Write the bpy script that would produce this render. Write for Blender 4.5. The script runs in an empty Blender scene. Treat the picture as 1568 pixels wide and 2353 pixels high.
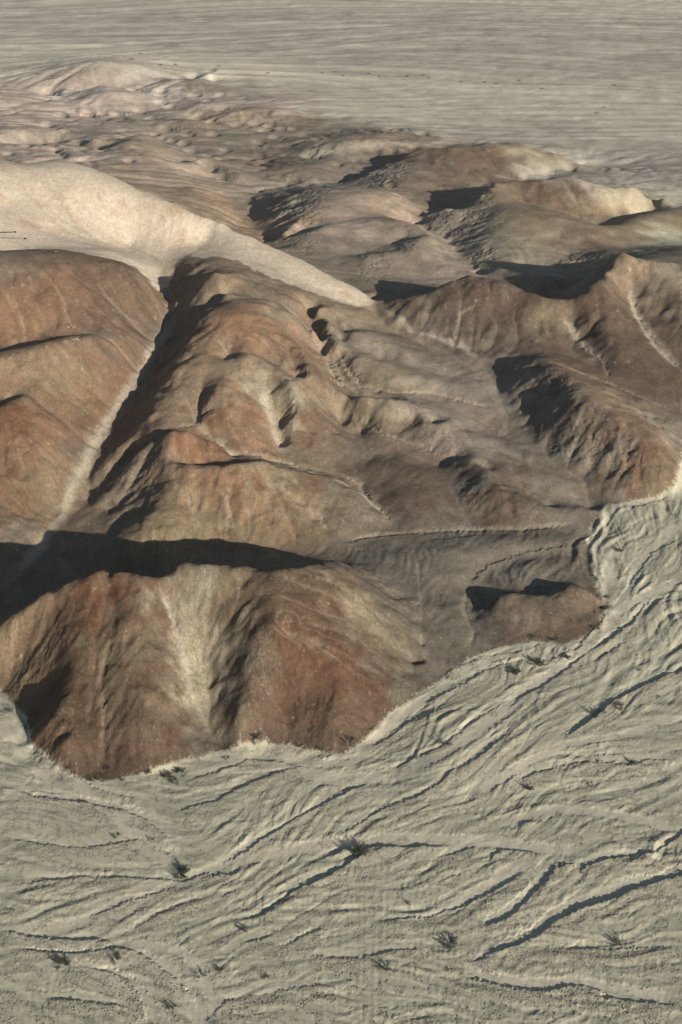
import bpy, math, random
import numpy as np
# ------------------------------------------------------------------ camera, world, sun
H = 250.0
PITCH = 26.0
FK = 0.5 / math.tan(math.radians(20.0))
SUN_EL, SUN_AZ = 15.0, 39.0            # azimuth: degrees to the right of straight behind the camera
Q = 1.0                                # mesh quality (1 = final)
scene = bpy.context.scene
C = scene.collection
cam_d = bpy.data.cameras.new('camera'); cam = bpy.data.objects.new('camera', cam_d); C.objects.link(cam)
cam_d.sensor_fit = 'VERTICAL'; cam_d.angle = math.radians(40.0)
cam_d.clip_start = 0.5; cam_d.clip_end = 60000
cam.location = (0, 0, H); cam.rotation_euler = (math.radians(90 - PITCH), 0, 0)
scene.camera = cam
sx, sy = math.sin(math.radians(SUN_AZ)), -math.cos(math.radians(SUN_AZ))
w = bpy.data.worlds.new('World'); scene.world = w; w.use_nodes = True
nt = w.node_tree; bg = nt.nodes['Background']
sky = nt.nodes.new('ShaderNodeTexSky'); sky.sky_type = 'NISHITA'; sky.sun_disc = False
sky.sun_elevation = math.radians(SUN_EL); sky.sun_rotation = math.atan2(sx, sy)
sky.dust_density = 0.6; sky.air_density = 1.0
nt.links.new(sky.outputs[0], bg.inputs[0]); bg.inputs[1].default_value = 0.05
sun_d = bpy.data.lights.new('sun', 'SUN'); sun = bpy.data.objects.new('sun', sun_d); C.objects.link(sun)
sun_d.energy = 5.0; sun_d.angle = math.radians(0.5); sun_d.color = (1.0, 0.93, 0.82)
ce = math.cos(math.radians(SUN_EL)); se = math.sin(math.radians(SUN_EL))
from mathutils import Vector
sun.rotation_euler = Vector((sx * ce, sy * ce, se)).to_track_quat('Z', 'Y').to_euler()
sun.location = (0, 0, 600)
scene.view_settings.view_transform = 'Standard'; scene.view_settings.look = 'None'
scene.view_settings.exposure = 0.6; scene.view_settings.gamma = 1.0

# ------------------------------------------------------------------ geometry of the view: surveyed points
def ang(v): return math.radians(PITCH) + math.atan((v / 2353.0 - .5) / FK)
cp, sp = math.cos(math.radians(PITCH)), math.sin(math.radians(PITCH))
def ray(u, v):
    dx = (u - 784) / 2353.0; dy = .5 - v / 2353.0
    return np.array([dx, FK * cp + dy * sp, -FK * sp + dy * cp])
def W(u, v, z):
    d = ray(u, v); t = (H - z) / -d[2]
    return d[0] * t, d[1] * t
def cz(v, vf, zf, deg):
    """height of a crest seen at row v whose slope of deg degrees rises from a foot at row vf, height zf"""
    a = 1 / math.tan(ang(v)); f = 1 / math.tan(ang(vf)); d = 1 / math.tan(math.radians(deg))
    return (H * a - (H - zf) * f + zf * d) / (a + d)

L = []          # survey lines: (u, v, z); z None = on the straight line between its neighbours
def add(*pts): L.append([list(p) for p in pts])
BACK = []
def crest(d, drop, *pts):
    add(*pts); BACK.append((len(L)-1, d, drop))
def K(u, v, vf, zf, deg=26): return (u, v, cz(v, vf, zf, deg))

# --- the wash, flat
for vv in (2900, 2600, 2353, 2250, 2150, 2050, 1950, 1870, 1800):
    for uu in range(-500, 2301, 200):
        L.append([[uu, vv, (1800 < vv) * 0.0 + max(0, (uu - 1100) * .0012)]])
for p in [(1000,1780),(1200,1750),(1400,1750),(1600,1750),(1850,1750),(2100,1750),(1000,1650),(1150,1600),(1300,1600),(1450,1600),(1600,1600),
          (1900,1600),(1200,1530),(1350,1530),(1500,1480),(1650,1480),(1450,1400),(1600,1380),(1500,1320),(1650,1280),(1450,1280),(1900,1400),(1500,1220),(1600,1180),(1650,1100),(1800,1200)]:
    L.append([[p[0], p[1], 1.0 + max(0, 1500 - p[1]) * .006]])
# --- foot of the near red hill
add((-260,1560,0),(-120,1600,0),(-40,1590,0),(0,1580,0),(30,1620,0),(62,1655,0),(70,1700,0),(100,1742,0),(160,1782,0),(240,1800,0),(330,1777,0),(440,1747,0),(490,1732,0),(560,1716,0),
    (650,1713,0),(740,1731,0),(790,1736,0),(840,1702,0),(900,1642,0.3),(960,1600,0.6),(1020,1560,0.9),(1090,1510,1.2),(1150,1488,1.3),(1230,1474,1.4),(1290,1484,1.4),(1340,1468,1.5),(1387,1440,1.6),(1395,1395,1.8),(1385,1330,2.2))
for _p in L[-1][2:]:
    L.append([[_p[0] + (-10 if _p[0] < 150 else 0), _p[1]+15, _p[2]]])
# --- near red hill
crest(7, 4.2, (-200,1540,2),(-60,1478,9),(0,1440,14),(60,1395,20),(110,1365,24),(150,1345,27),(230,1313,31.5),(300,1322,31),(365,1330,29),(410,1304,32),(500,1304,32),(600,1308,31.5),(665,1312,31),(705,1301,29),(740,1294,25.5),(768,1291,18),(800,1298,11.5))
crest(6, 1.6, (768,1291,18),(840,1325,13),(900,1380,10),(945,1440,6.5),(965,1500,3.5),(958,1545,1.5))
add((120,1362,24),(140,1420,None),(150,1480,None),(158,1540,None),(164,1582,10.8))
add((164,1582,10.8),(150,1628,9),(112,1668,5.8),(80,1692,2))
add((164,1582,10.8),(170,1640,8),(150,1710,5),(130,1760,0.5))
add((122,1588,5.2),(96,1612,2.8),(74,1648,0.6))
for _p in [(0,1700),(-100,1700),(0,1645),(30,1690),(-200,1660),(60,1765),(0,1765),(-100,1780),(-300,1700),(100,1800),(-60,1640)]: L.append([[_p[0],_p[1],0.1]])
add((60,1480,10.5),(40,1530,5),(30,1590,1.2))
add((250,1330,29),(258,1440,None),(240,1510,None),(233,1580,None),(243,1660,None),(237,1760,0.8))
add((290,1335,30),(300,1430,None),(345,1520,None),(350,1560,14.5),(325,1610,11.5),(318,1660,8.5),(330,1710,4.5),(345,1755,1))
add((365,1330,29),(385,1400,None),(410,1500,None),(435,1600,None),(443,1650,4.5),(440,1690,2.5),(485,1735,0))
add((450,1345,27.5),(466,1450,18),(478,1560,9),(498,1640,4),(520,1690,1.2))
add((560,1330,29.5),(600,1400,26.5),(618,1440,24.5),(600,1500,19.5),(570,1570,13.5),(550,1640,8),(548,1700,1.5))
add((665,1312,31),(730,1400,None),(770,1500,None),(780,1600,None),(775,1730,0))
add((860,1500,9.6))
add((880,1580,4.6))
add((740,1600,8.2))
add((650,1600,8.4))
# --- shaded valley behind it
add((-160,1470,0.3),(0,1400,1.3),(60,1340,2),(140,1285,3),(220,1268,3.5),(360,1290,4),(500,1276,4.3),(650,1268,4.8),(760,1262,5.2),(830,1268,5.5))
# --- valley C running up to the notch
iA = len(L)
add((395,705,20),(400,735,19.5),(375,780,18.5),(350,830,17.5),(320,885,16.5),(290,930,15),(255,985,13.5),(225,1040,12),(203,1095,9),(180,1175,6.5),(125,1240,4.3),(60,1320,2.4),(0,1378,1.5))
# right wall of C
add((545,686,33),(480,704,30.5),(455,725,29),(440,765,27.3),(425,800,26.3),(400,850,24.6),(365,900,22.8),(345,935,21.4),(330,970,20),(305,1010,17.4),(270,1050,14),(222,1092,10.2))
# --- left domes
iB = len(L)
def pl(u, v, dz=0): return (u, v, cz(v, 1365, 1.5, 16.7) + dz)
crest(8, 3, (-400,600,66),(-200,585,66),(0,577,66),(60,573,65),(150,575,64),(230,590,60.5),(300,610,55),(330,635,51),(360,680,42),(385,712,34.5))
add(pl(-300,850,3),pl(0,829,2.5),pl(60,812,2),pl(130,790,1),pl(200,776,-2),pl(290,772,-9),(330,790,33))
add(pl(-300,815,-2.5),pl(0,800,-3),pl(60,790,-3),pl(130,774,-3.5),pl(200,764,-5.5))
add(pl(-200,690,1),pl(0,690,1),pl(120,660,0),pl(200,660,-3)); add(pl(220,640,-4),pl(240,700,-6),pl(265,745,-8)); add(pl(290,650,-6),pl(320,720,-12),(350,770,31.5))
add(pl(-300,990,2),pl(0,941,1.8),pl(25,925,1.8),pl(60,914,1),pl(90,930,-1)); add(pl(-300,960,-1.5),pl(0,925,-1),pl(25,914,-.8))
add(pl(-300,1100),pl(0,1080),pl(100,1080,-2),(170,1060,15.5)); add(pl(-300,1230,1),pl(0,1210),(60,1210,8.5),(120,1180,7))
add(pl(100,880,-1),pl(160,900,-5),(220,960,22)); add((250,860,31),(290,860,28))
# --- white ridge: crest, body, foot
iC = len(L) + 1
crest(12, 5.5, (-500,420,92),(-200,385,84),(0,368,76),(60,378,74),(130,368,72.5),(200,385,69),(260,408,66),(330,440,62),(400,468,58.5),(470,500,54.5),(540,530,49.5),(600,556,45),(650,577,41),(700,600,37),(760,635,32),(820,665,28.5),(868,693,25))
add((-200,470,76),(0,470,66),(100,500,60),(200,520,54),(300,560,44),(350,610,35),(380,660,26))
add((-200,560,64),(0,560,57),(120,560,54),(250,575,48),(310,600,41))
add((20,600,52),(-200,620,54))
add((450,560,44),(420,600,38),(400,650,28),(397,690,21))
add((500,598,41),(560,625,37.5),(620,660,33),(700,692,28),(780,705,26.5),(850,706,25))
add((480,540,47),(560,580,42),(650,625,35),(740,665,30))
# brown ridge in front of the white one
add((400,705,21),(410,672,25),(425,645,31),(440,622,37),(470,607,41.5),(520,615,41),(560,636,39.5),(610,662,35.5),(660,688,31.5),(700,700,29.5),(760,712,27.5),(830,712,26))
add((480,640,42),(520,670,37),(545,686,34))
add((545,686,34),(600,700,33),(680,730,29),(720,760,27))
add((520,676,33),(470,694,28.5),(425,712,23.5))
add((600,760,30.5),(560,800,28.5),(520,850,27),(470,880,25),(440,930,23),(420,965,22.5))
# crest K
add((518,838,27.5),(545,829,28.5),(570,826,28.7),(597,824,27.5)); add((530,820,25.7),(560,815,26.2),(590,815,26.5))
# spurs on the right wall of C
add((455,817,28.3),(420,830,25.8),(390,850,22.5),(370,875,19)); add((420,815,25),(385,838,20.5),(355,862,17.7))
add((430,850,26.7),(395,880,24.6),(370,905,21))
# hill H, valley, ridge I
add((470,905,23.5),(487,888,26.3),(500,884,26.8),(540,892,25.2),(580,925,22.5),(610,965,18.5),(640,1020,14.5))
add((487,888,26.3),(480,925,24.3),(472,965,22)); add((470,885,24.5),(458,930,22.4),(452,970,21.2))
add((600,850,26),(625,885,23),(618,920,20),(630,980,15.5),(647,1035,12.7))
add((640,850,26.2),(660,874,25.7),(668,900,24),(686,945,20.2),(684,990,16.2),(662,1030,13.5))
add((684,990,16.2),(760,1010,13),(830,1050,10)); add((640,905,21.9),(655,960,16.5),(652,1010,13.4))
add((684,800,28),(690,840,25),(692,870,22.5)); add((694,800,29.3),(702,840,27.3),(704,880,24))
# E, F ridges
crest(5, 3, (380,1000,24.6),(395,990,25.4),(430,992,25.1),(480,1010,22.6),(530,1043,18.6))
add((400,975,22.2),(440,978,21.4),(470,990,20.3)); add((450,972,22),(490,1007,19.3),(525,1036,17),(590,1044,15.2),(650,1059,13.2),(720,1082,11.2),(780,1102,9.8),(840,1140,7.8),(885,1180,6),(895,1205,5))
crest(5, 2.6, (400,1064,21.3),(460,1068,21.6),(515,1070,21.9),(545,1063,22.3),(605,1062,20.9),(650,1076,18.7),(700,1085,16.4),(770,1100,13),(820,1130,10),(870,1180,7))
add((430,1056,19.3),(510,1058,18.8),(550,1046,16.9))
add((460,1068,21.6),(470,1150,None),(480,1262,4.8)); add((605,1062,20.9),(620,1150,None),(640,1255,5.2)); add((700,1085,16.4),(760,1160,None),(800,1240,5.5))
add((560,1110,19),(600,1140,16.2),(700,1160,12.5),(740,1190,9))
add((390,992,25.2),(383,1060,20.6),(350,1110,16),(305,1160,11.2),(245,1202,7)); add((355,1010,21.5),(340,1045,18.5),(308,1100,13.8),(250,1165,8),(190,1208,5.5))
add((345,985,21.5),(300,1065,16.5),(265,1115,12),(222,1165,8),(182,1198,6)); add((310,1040,14.5),(270,1080,11.7),(210,1150,7))
add((400,1090,19.5),(355,1150,15.4),(322,1185,12),(272,1220,8),(235,1232,5.5)); add((345,1135,15),(300,1185,9.6),(245,1215,6.3))
add((150,1215,5.3),(190,1222,5)); add((270,1262,5.5),(330,1240,10),(400,1225,11))
iD = len(L)
for _ln in L[iA:iB] + L[iC:iD]:
    for _p in _ln:
        if _p[2] is not None:
            _s = min(max((1130-_p[1])/430., 0), 1)*min(max((_p[1]-560)/145., 0), 1); _f = min(max((860-_p[0])/340., 0), 1); _p[2] += 13*_s*_f*_f*(3-2*_f)
# --- spurs in the centre right
add((868,700,25),(870,735,23),(950,768,20.8),(1070,803,17.5),(1120,838,15.8),(1148,870,14.5),(1150,910,13),(1195,965,11),(1245,1030,9),(1310,1090,6.5),(1400,1140,4),(1450,1155,3.4),(1568,1150,3.2),(1700,1140,3.2))
add((712,722,27),(722,760,24.8),(745,810,22.4),(765,860,20),(795,908,16.5),(860,925,15.3)); add((706,725,28),(705,760,26.5),(728,820,24),(750,870,21.7),(780,910,19.5))
add((730,715,29),(750,745,28.5),(780,800,25)); add((770,750,27.3),(810,762,26.5),(870,790,23.5),(930,815,20.5),(980,828,18.2),(1050,850,15.8),(1120,880,14.6))
add((784,820,21.5),(800,845,20.3),(834,886,17.5),(904,905,16),(994,904,14.6),(1084,927,13),(1150,935,12.2))
add((790,815,23),(820,825,23.2),(900,852,20.6),(1000,882,17),(1080,908,14.5))
add((770,745,25.2),(790,790,23.3),(870,812,20.5),(960,845,17.7),(1040,870,15.6))
add((800,925,17.5),(830,916,20.5),(880,935,19.4),(960,952,17.3),(1050,977,14.5),(1130,1010,11.8),(1200,1045,9.5))
add((780,940,14.3),(844,967,13.3),(879,997,12),(984,1032,10.3),(1030,1052,9.3))
add((880,955,15.8),(994,972,13.9),(1064,990,12.2),(1174,1018,10))
add((960,985,14.3),(1010,990,14.6),(1070,1000,13.7),(1150,1018,11.9),(1215,1045,9.8),(1245,1075,8))
add((1040,1062,9.8),(1090,1049,11.5),(1150,1054,10.7),(1200,1062,9.3)); crest(5, 2.4, (1035,1072,9.5),(1065,1062,11.6),(1090,1058,12.6),(1110,1075,13),(1145,1108,12.2),(1200,1140,9),(1260,1165,7),(1360,1172,4))
add((1052,1085,9.8),(1057,1110,9),(1064,1150,7.5),(1098,1195,5.2),(1140,1214,4.6),(1240,1216,4.1)); add((1150,1075,10.7),(1200,1095,8.7),(1290,1115,6.6))
add((880,1065,10.8),(980,1085,10.4),(1010,1150,8.2)); add((905,1150,8),(950,1195,6.3),(1040,1200,5.6))
add((780,1247,5.8),(860,1232,5.3),(960,1221,4.9),(1080,1217,4.6),(1200,1217,4.1),(1330,1202,3.4),(1390,1162,3.3))
add((850,1292,6.3),(1000,1262,6),(1100,1272,5.3),(1200,1258,4.7),(1290,1250,4)); add((900,1340,5.9),(1000,1330,5.2),(1060,1320,4.8)); add((985,1400,4.6),(985,1470,3.2),(1060,1400,4),(1060,1480,2.4))
add((1290,1264,3.2),(1200,1273,3.4),(1150,1293,3.3),(1106,1314,3),(1082,1350,2.7),(1084,1420,2.3)); add((1200,1300,4),(1300,1290,3.4),(1360,1270,2.8))
crest(4, 2.2, (1108,1402,3.4),(1128,1386,5),(1150,1370,6.6),(1190,1364,6.6),(1235,1367,5.6),(1268,1364,5.9),(1290,1350,6.9),(1312,1343,7.2),(1338,1347,6.4),(1362,1368,4.2),(1380,1400,2.2))
add((1125,1440,2.3),(1180,1425,3.6),(1235,1435,2.7),(1300,1420,3.8),(1350,1430,2.5)); add((1105,1370,2.8),(1120,1345,3),(1200,1340,3.3),(1260,1325,3.3))
# --- ridge W on the right
add((1175,860,17),(1200,840,20.5),(1235,824,24),(1262,828,24.4),(1262,850,24.8),(1292,870,25),(1325,900,24.4),(1345,930,23.6),(1395,955,21.4),(1450,985,18.8),(1500,1020,15.6),(1535,1060,11),(1556,1095,7.5),(1552,1128,4),(1490,1150,3.4))
add((1262,828,24.4),(1320,850,21.5),(1380,885,20),(1440,915,17.5),(1510,950,14),(1600,985,10.5)); add((1345,930,23.6),(1350,1000,None),(1340,1085,6.2)); add((1450,985,18.8),(1450,1060,None),(1440,1148,3.6))
add((1262,850,24.8),(1240,900,None),(1210,970,10.8)); add((1310,832,20.5),(1400,868,18.3),(1500,915,14.5),(1600,950,12))
add((1590,1000,8.5),(1575,1080,5),(1570,1130,3.8))
# --- brown hill Y and its neighbour
crest(10, 4.5, (868,697,25.4),(900,690,28),(950,682,31.5),(1000,668,35),(1035,650,38.5),(1065,638,40.5),(1100,638,40.5),(1150,645,40),(1190,662,37.5),(1230,682,34.5),(1280,690,33.5),(1330,678,35.5),(1380,640,40),(1410,592,43.8),(1428,586,44.3),(1458,594,43.6),(1500,603,43),(1580,606,42),(1800,606,38))
add((1170,650,39.5),(1180,720,29),(1170,790,20.5),(1160,830,17)); add((1280,690,33.5),(1320,730,26.5),(1349,797,20.5),(1394,837,18.3))
add((1065,638,40.5),(1040,720,None),(1010,785,19.2)); add((1340,680,35.5),(1370,740,27.5),(1400,800,22.5),(1440,850,18)); add((1430,600,44.5),(1440,660,33.5),(1459,717,26.5),(1509,797,20.5),(1566,850,16.5),(1650,880,14))
add((1520,680,32),(1568,720,28),(1560,780,22),(1575,830,17.8)); add((1560,620,40),(1620,760,25),(1700,850,17)); add((1700,700,30),(1900,700,32),(1800,850,20),(1900,1000,14),(1800,950,18))
# shaded ground behind it
add((880,690,23),(930,672,22),(960,645,20.5),(1000,634,20),(1040,632,20.5)); add((1040,620,21),(1120,630,21),(1200,655,22.5),(1260,665,23),(1310,655,24),(1370,610,24.5),(1400,575,25))
add((1200,628,25),(1240,632,26),(1290,648,25.5)); add((1140,620,22),(1200,590,20.5),(1260,585,20.5)); add((1430,575,23),(1500,570,22),(1568,565,22),(1700,560,22)); add((1500,594,35),(1568,590,36.5),(1650,580,37),(1800,575,37))
# --- block BB
add((615,560,17),(620,500,18),(622,470,18.5),(640,445,18.5),(700,432,18)); add((628,556,21),(660,530,24),(690,498,26.5),(715,465,28),(745,436,29),(800,430,29),(860,434,28.5),(905,443,27),(945,470,22),(962,505,17))
add((690,545,25.5),(735,522,26.5),(770,560,24)); add((672,540,22.5),(700,524,22.8)); add((800,500,25.5),(880,500,26.5),(920,503,27),(965,530,25.5),(1020,560,21))
add((820,606,23.5),(850,592,25.5),(890,580,25.5)); add((820,585,21.5),(855,562,22)); add((910,575,23.5),(940,572,25.5),(975,545,26)); add((910,555,21.5),(945,545,22.5))
add((650,570,24),(760,620,24),(830,660,23.5),(870,690,23)); add((800,620,23),(900,610,23),(1000,605,22),(1050,630,20.5)); add((1004,547,18.5),(1049,582,18),(1109,632,18.5)); add((962,515,16.5),(1004,547,17),(1049,582,18))
# --- hill CC (1130,425) and its front spurs
crest(12, 5, (970,520,17.5),(1000,490,20),(1040,482,22),(1085,470,24),(1110,445,27),(1133,424,30),(1180,415,31),(1230,412,31),(1300,405,32),(1340,415,31),(1400,430,28),(1470,440,25),(1520,455,20),(1545,470,16))
add((975,480,13),(1050,450,13.5),(1110,430,14.5)); add((1110,480,25),(1160,485,27.5),(1200,488,28),(1290,505,26.5),(1330,520,25),(1370,530,23.5),(1420,520,21),(1470,495,20),(1520,482,18),(1600,475,18))
add((1133,424,30),(1200,460,24),(1280,485,21),(1370,520,18)); add((1370,515,15),(1410,495,14.5),(1460,483,14.5),(1530,470,14))
add((1110,480,25),(1120,540,22),(1110,590,19.5)); add((1160,485,27.5),(1190,560,22),(1200,620,19.5)); add((1290,505,26.5),(1310,560,21),(1300,583,19.5)); add((1400,540,20),(1430,565,18.5),(1568,535,15),(1700,520,15))
# --- hill AA
crest(14, 5, (812,415,8),(850,400,10),(900,375,14),(940,352,18),(958,345,19.5),(1000,342,19),(1050,335,19.5),(1080,334,19.5),(1140,327,20),(1200,330,19),(1260,346,15.5),(1310,370,10),(1335,378,8))
add((958,345,19.5),(955,390,17),(965,430,14.5)); add((830,395,7),(845,366,6),(900,366,7)); add((980,430,12.5),(1100,430,10),(1180,410,8.5),(1300,385,7.5)); add((800,420,10),(880,430,17),(930,450,17.5))
add((1330,400,8),(1450,420,9),(1530,440,9)); 
# far low hills
add((700,360,7),(740,340,12),(800,318,14),(880,308,14),(930,325,11),(980,335,8)); add((620,375,6),(680,360,9),(720,345,11)); add((640,410,8),(660,395,11),(700,390,12),(760,400,8))
add((450,270,3),(480,240,9),(520,250,7),(545,255,11),(600,275,6),(700,285,4),(860,285,3)); add((380,300,5),(430,278,9),(500,290,5)); add((545,255,11),(560,275,6))
add((140,215,4),(185,180,12),(240,145,21),(290,160,16),(325,185,6)); add((165,225,6),(230,192,17),(270,215,13),(320,240,5)); add((350,205,4),(430,182,9),(480,180,4)); add((455,178,3),(480,172,6),(488,182,3))
add((90,210,3),(330,205,3),(400,230,3),(500,215,2.5)); add((190,270,3.5),(280,265,3),(400,250,3))
add((-200,230,14),(0,215,12),(60,220,11),(120,240,8)); add((-200,290,20),(0,280,18),(100,290,13),(200,330,15),(260,320,14),(330,300,10)); add((-200,345,26),(0,330,26),(120,345,24),(230,370,28),(290,350,27),(360,350,24),(400,372,22),(430,380,15),(480,362,19),(520,385,15),(580,400,10))
add((-100,362,25),(60,362,27),(140,362,27)); add((290,400,29),(380,430,27),(440,425,24),(470,448,26),(520,480,21),(580,540,19)); add((420,372,13),(500,400,14),(570,440,13),(600,500,15)); add((420,395,21),(500,450,19),(560,520,18),(640,570,21))
add((-200,310,22),(60,305,19),(130,300,17),(170,285,12)); add((0,325,17),(90,318,13),(160,318,12),(230,345,16)); add((280,345,25),(300,318,24),(335,312,20),(370,330,15)); add((170,330,18),(215,318,20),(250,330,17)); add((30,250,9),(110,262,12),(170,262,8)); add((330,270,4),(400,262,5),(470,285,4),(560,300,5)); add((350,330,9),(430,320,8),(520,325,7),(640,310,5),(760,300,4)); add((420,345,8),(500,335,7),(600,345,6)); add((445,372,20),(470,358,21),(500,372,18),(540,400,15),(570,420,12)); add((430,400,17),(455,385,19),(475,372,19.5))
for p in [(600,330,5),(900,290,3),(1100,300,3),(1300,320,3),(1500,350,4),(1500,400,6),(700,310,4),(300,330,10),(1600,400,6),(1750,450,10)]: L.append([list(p)])
for vv in (-60, 0, 60, 120, 180, 240):
    for uu in range(-600, 2401, 300):
        if vv < 130 or uu > 600: L.append([[uu, vv, 1.5]])
L.append([[-500,160,2]]); L.append([[0,170,2]]); L.append([[-400,200,6]])

def fill(line):
    pts = [p[:] for p in line]
    i = 0
    while i < len(pts):
        if pts[i][2] is None:
            j = i
            while pts[j][2] is None: j += 1
            a, b = pts[i - 1], pts[j]
            seg = [a] + pts[i:j] + [b]
            cum = [0]
            for k in range(1, len(seg)):
                cum.append(cum[-1] + math.hypot(seg[k][0] - seg[k-1][0], seg[k][1] - seg[k-1][1]))
            xa, ya = W(*a); xb, yb = W(*b)
            w0 = ya * cp + (H - a[2]) * sp; w1 = yb * cp + (H - b[2]) * sp
            for k in range(1, len(seg) - 1):
                t = cum[k] / cum[-1]; s = t * w0 / (t * w0 + (1 - t) * w1)
                seg[k][2] = a[2] + (b[2] - a[2]) * s
            i = j
        i += 1
    return pts

def lp(x, y): return np.arctan2(x, y), np.log(np.hypot(x, y))
pts = []
for line in L:
    f = fill(line)
    P3 = [(*W(*p), p[2]) for p in f]
    for bi, bd, bz in BACK:
        if L[bi] is line:
            for q in P3:
                k = 1 + bd/math.hypot(q[0], q[1]); pts.append((q[0]*k, q[1]*k, q[2]-bz))
    if len(P3) == 1: pts.append(P3[0]); continue
    for a, b in zip(P3[:-1], P3[1:]):
        ta, ra = lp(a[0], a[1]); tb, rb = lp(b[0], b[1])
        n = max(1, int(math.hypot(ta - tb, ra - rb) / 0.011 + .5))
        for k in range(n):
            s = k / n; pts.append(tuple(a[i] + (b[i] - a[i]) * s for i in range(3)))
    pts.append(P3[-1])
pts = np.array(pts)
T, R = lp(pts[:, 0], pts[:, 1]); Zp = pts[:, 2]
# merge near duplicates
cell = {}
for i in range(len(T)): cell.setdefault((round(T[i]/.004), round(R[i]/.004)), i)
keep = sorted(cell.values()); T, R, Zp = T[keep], R[keep], Zp[keep]

# ------------------------------------------------------------------ log-polar grid
R0, R1 = math.log(198.0), math.log(2750.0)
T0, T1 = math.radians(-23.0), math.radians(25.0)
NT = int((T1 - T0) / 0.00072 * Q); NR = int((R1 - R0) / 0.00125 * Q)
th = np.linspace(T0, T1, NT); lr = np.linspace(R0, R1, NR)
dT, dR = th[1] - th[0], lr[1] - lr[0]
rr = np.exp(lr)[:, None]
X = rr * np.sin(th)[None]; Y = rr * np.cos(th)[None]
n = len(T)
def d2(ax, ay, bx, by): return (ax[:, None]-bx[None])**2 + (ay[:, None]-by[None])**2
def tps(q): return .5*q*np.log(q + 1e-12)
def cusp(q): return np.exp(-np.sqrt(q + .0018**2)/.014)
D2 = d2(T, R, T, R)
# broad forms: smoothed thin plate; crests and valley lines: the residual put back with a cusp
Pm = np.stack([np.ones(n), T, R-6.5], 1)
A = np.zeros((n+3, n+3)); A[:n, :n] = tps(D2) + np.eye(n)*2e-5; A[:n, n:] = Pm; A[n:, :n] = Pm.T
sol = np.linalg.solve(A, np.concatenate([Zp, np.zeros(3)]))
fit = tps(D2) @ sol[:n] + Pm @ sol[n:]
res = np.linalg.solve(cusp(D2) + np.eye(n)*.04, Zp - fit)
ct = np.linspace(T0, T1, 430); cr = np.linspace(R0, R1, 760)
CT, CR = np.meshgrid(ct, cr)
cz_ = np.empty(CT.size, np.float32); ft, fr = CT.ravel(), CR.ravel()
for s in range(0, ft.size, 4000):
    q = d2(ft[s:s+4000].astype(np.float32), fr[s:s+4000].astype(np.float32), T.astype(np.float32), R.astype(np.float32))
    cz_[s:s+4000] = tps(q).astype(np.float64) @ sol[:n] + sol[n] + sol[n+1]*ft[s:s+4000] + sol[n+2]*(fr[s:s+4000]-6.5) + cusp(q) @ res
coarse = cz_.reshape(CT.shape)
def samp(arr, i, j):
    i = np.clip(i, 0, arr.shape[0] - 1.001); j = np.clip(j, 0, arr.shape[1] - 1.001)
    i0 = i.astype(np.int32); j0 = j.astype(np.int32); fi = (i - i0).astype(np.float32); fj = (j - j0).astype(np.float32)
    a = arr[i0, j0]; b = arr[i0, j0+1]; c_ = arr[i0+1, j0]; d = arr[i0+1, j0+1]
    return (a*(1-fj)+b*fj)*(1-fi) + (c_*(1-fj)+d*fj)*fi
def upsample(arr, shp):
    ii = np.linspace(0, arr.shape[0]-1, shp[0]); jj = np.linspace(0, arr.shape[1]-1, shp[1])
    return samp(arr, np.repeat(ii[:, None], shp[1], 1), np.repeat(jj[None], shp[0], 0))
_f = {}
def freqs(shp):
    if shp not in _f:
        _f[shp] = (np.fft.fftfreq(shp[0])[:, None], np.fft.rfftfreq(shp[1])[None])
    return _f[shp]
def blur(a, si, sj):
    pi, pj = int(3*si)+1, int(3*sj)+1
    b = np.pad(a, ((pi, pi), (pj, pj)), mode='edge'); fi, fj = freqs(b.shape)
    g = np.exp(-2*math.pi**2*((fi*si)**2 + (fj*sj)**2))
    return np.fft.irfft2(np.fft.rfft2(b)*g, s=b.shape)[pi:-pi, pj:-pj]
rng = np.random.default_rng(7)
shape = (NR, NT)
def fnoise(scale_lo, scale_hi, beta, stretch=(1, 1), seed=0):
    """fractal noise; feature sizes (radians of log-polar) between scale_lo and scale_hi, unit variance"""
    g = np.random.default_rng(seed); wn = g.standard_normal(shape)
    fi, fj = freqs(shape)
    f = np.sqrt((fi/dR*stretch[0])**2 + (fj/dT*stretch[1])**2) + 1e-9
    amp = f**(-beta) * np.exp(-(f*scale_lo)**2) * (1-np.exp(-(f*scale_hi)**2))
    amp[0, 0] = 0
    out = np.fft.irfft2(np.fft.rfft2(wn)*amp, s=shape)
    return (out/out.std()).astype(np.float32)
def sst(a, b, x):
    t = np.clip((x-a)/(b-a), 0, 1); return t*t*(3-2*t)
Z = blur(upsample(coarse, shape), 1.2*Q, 1.2*Q).astype(np.float32)
def lpz(p): return lp(*W(*p))
def pip(poly, TT, RR):
    """point in polygon, polygon given as surveyed (u, v, z)"""
    P = [lpz(p) for p in poly]; ins = np.zeros(TT.shape, bool)
    for (xa, ya), (xb, yb) in zip(P, P[1:] + P[:1]):
        if ya == yb: continue
        c = ((ya > RR) != (yb > RR)) & (TT < (xb-xa)*(RR-ya)/(yb-ya)+xa)
        ins ^= c
    return ins
hs = (NR//2, NT//2)
TTh = np.repeat(np.linspace(T0, T1, hs[1])[None], hs[0], 0); RRh = np.repeat(np.linspace(R0, R1, hs[0])[:, None], hs[1], 1)
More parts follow.
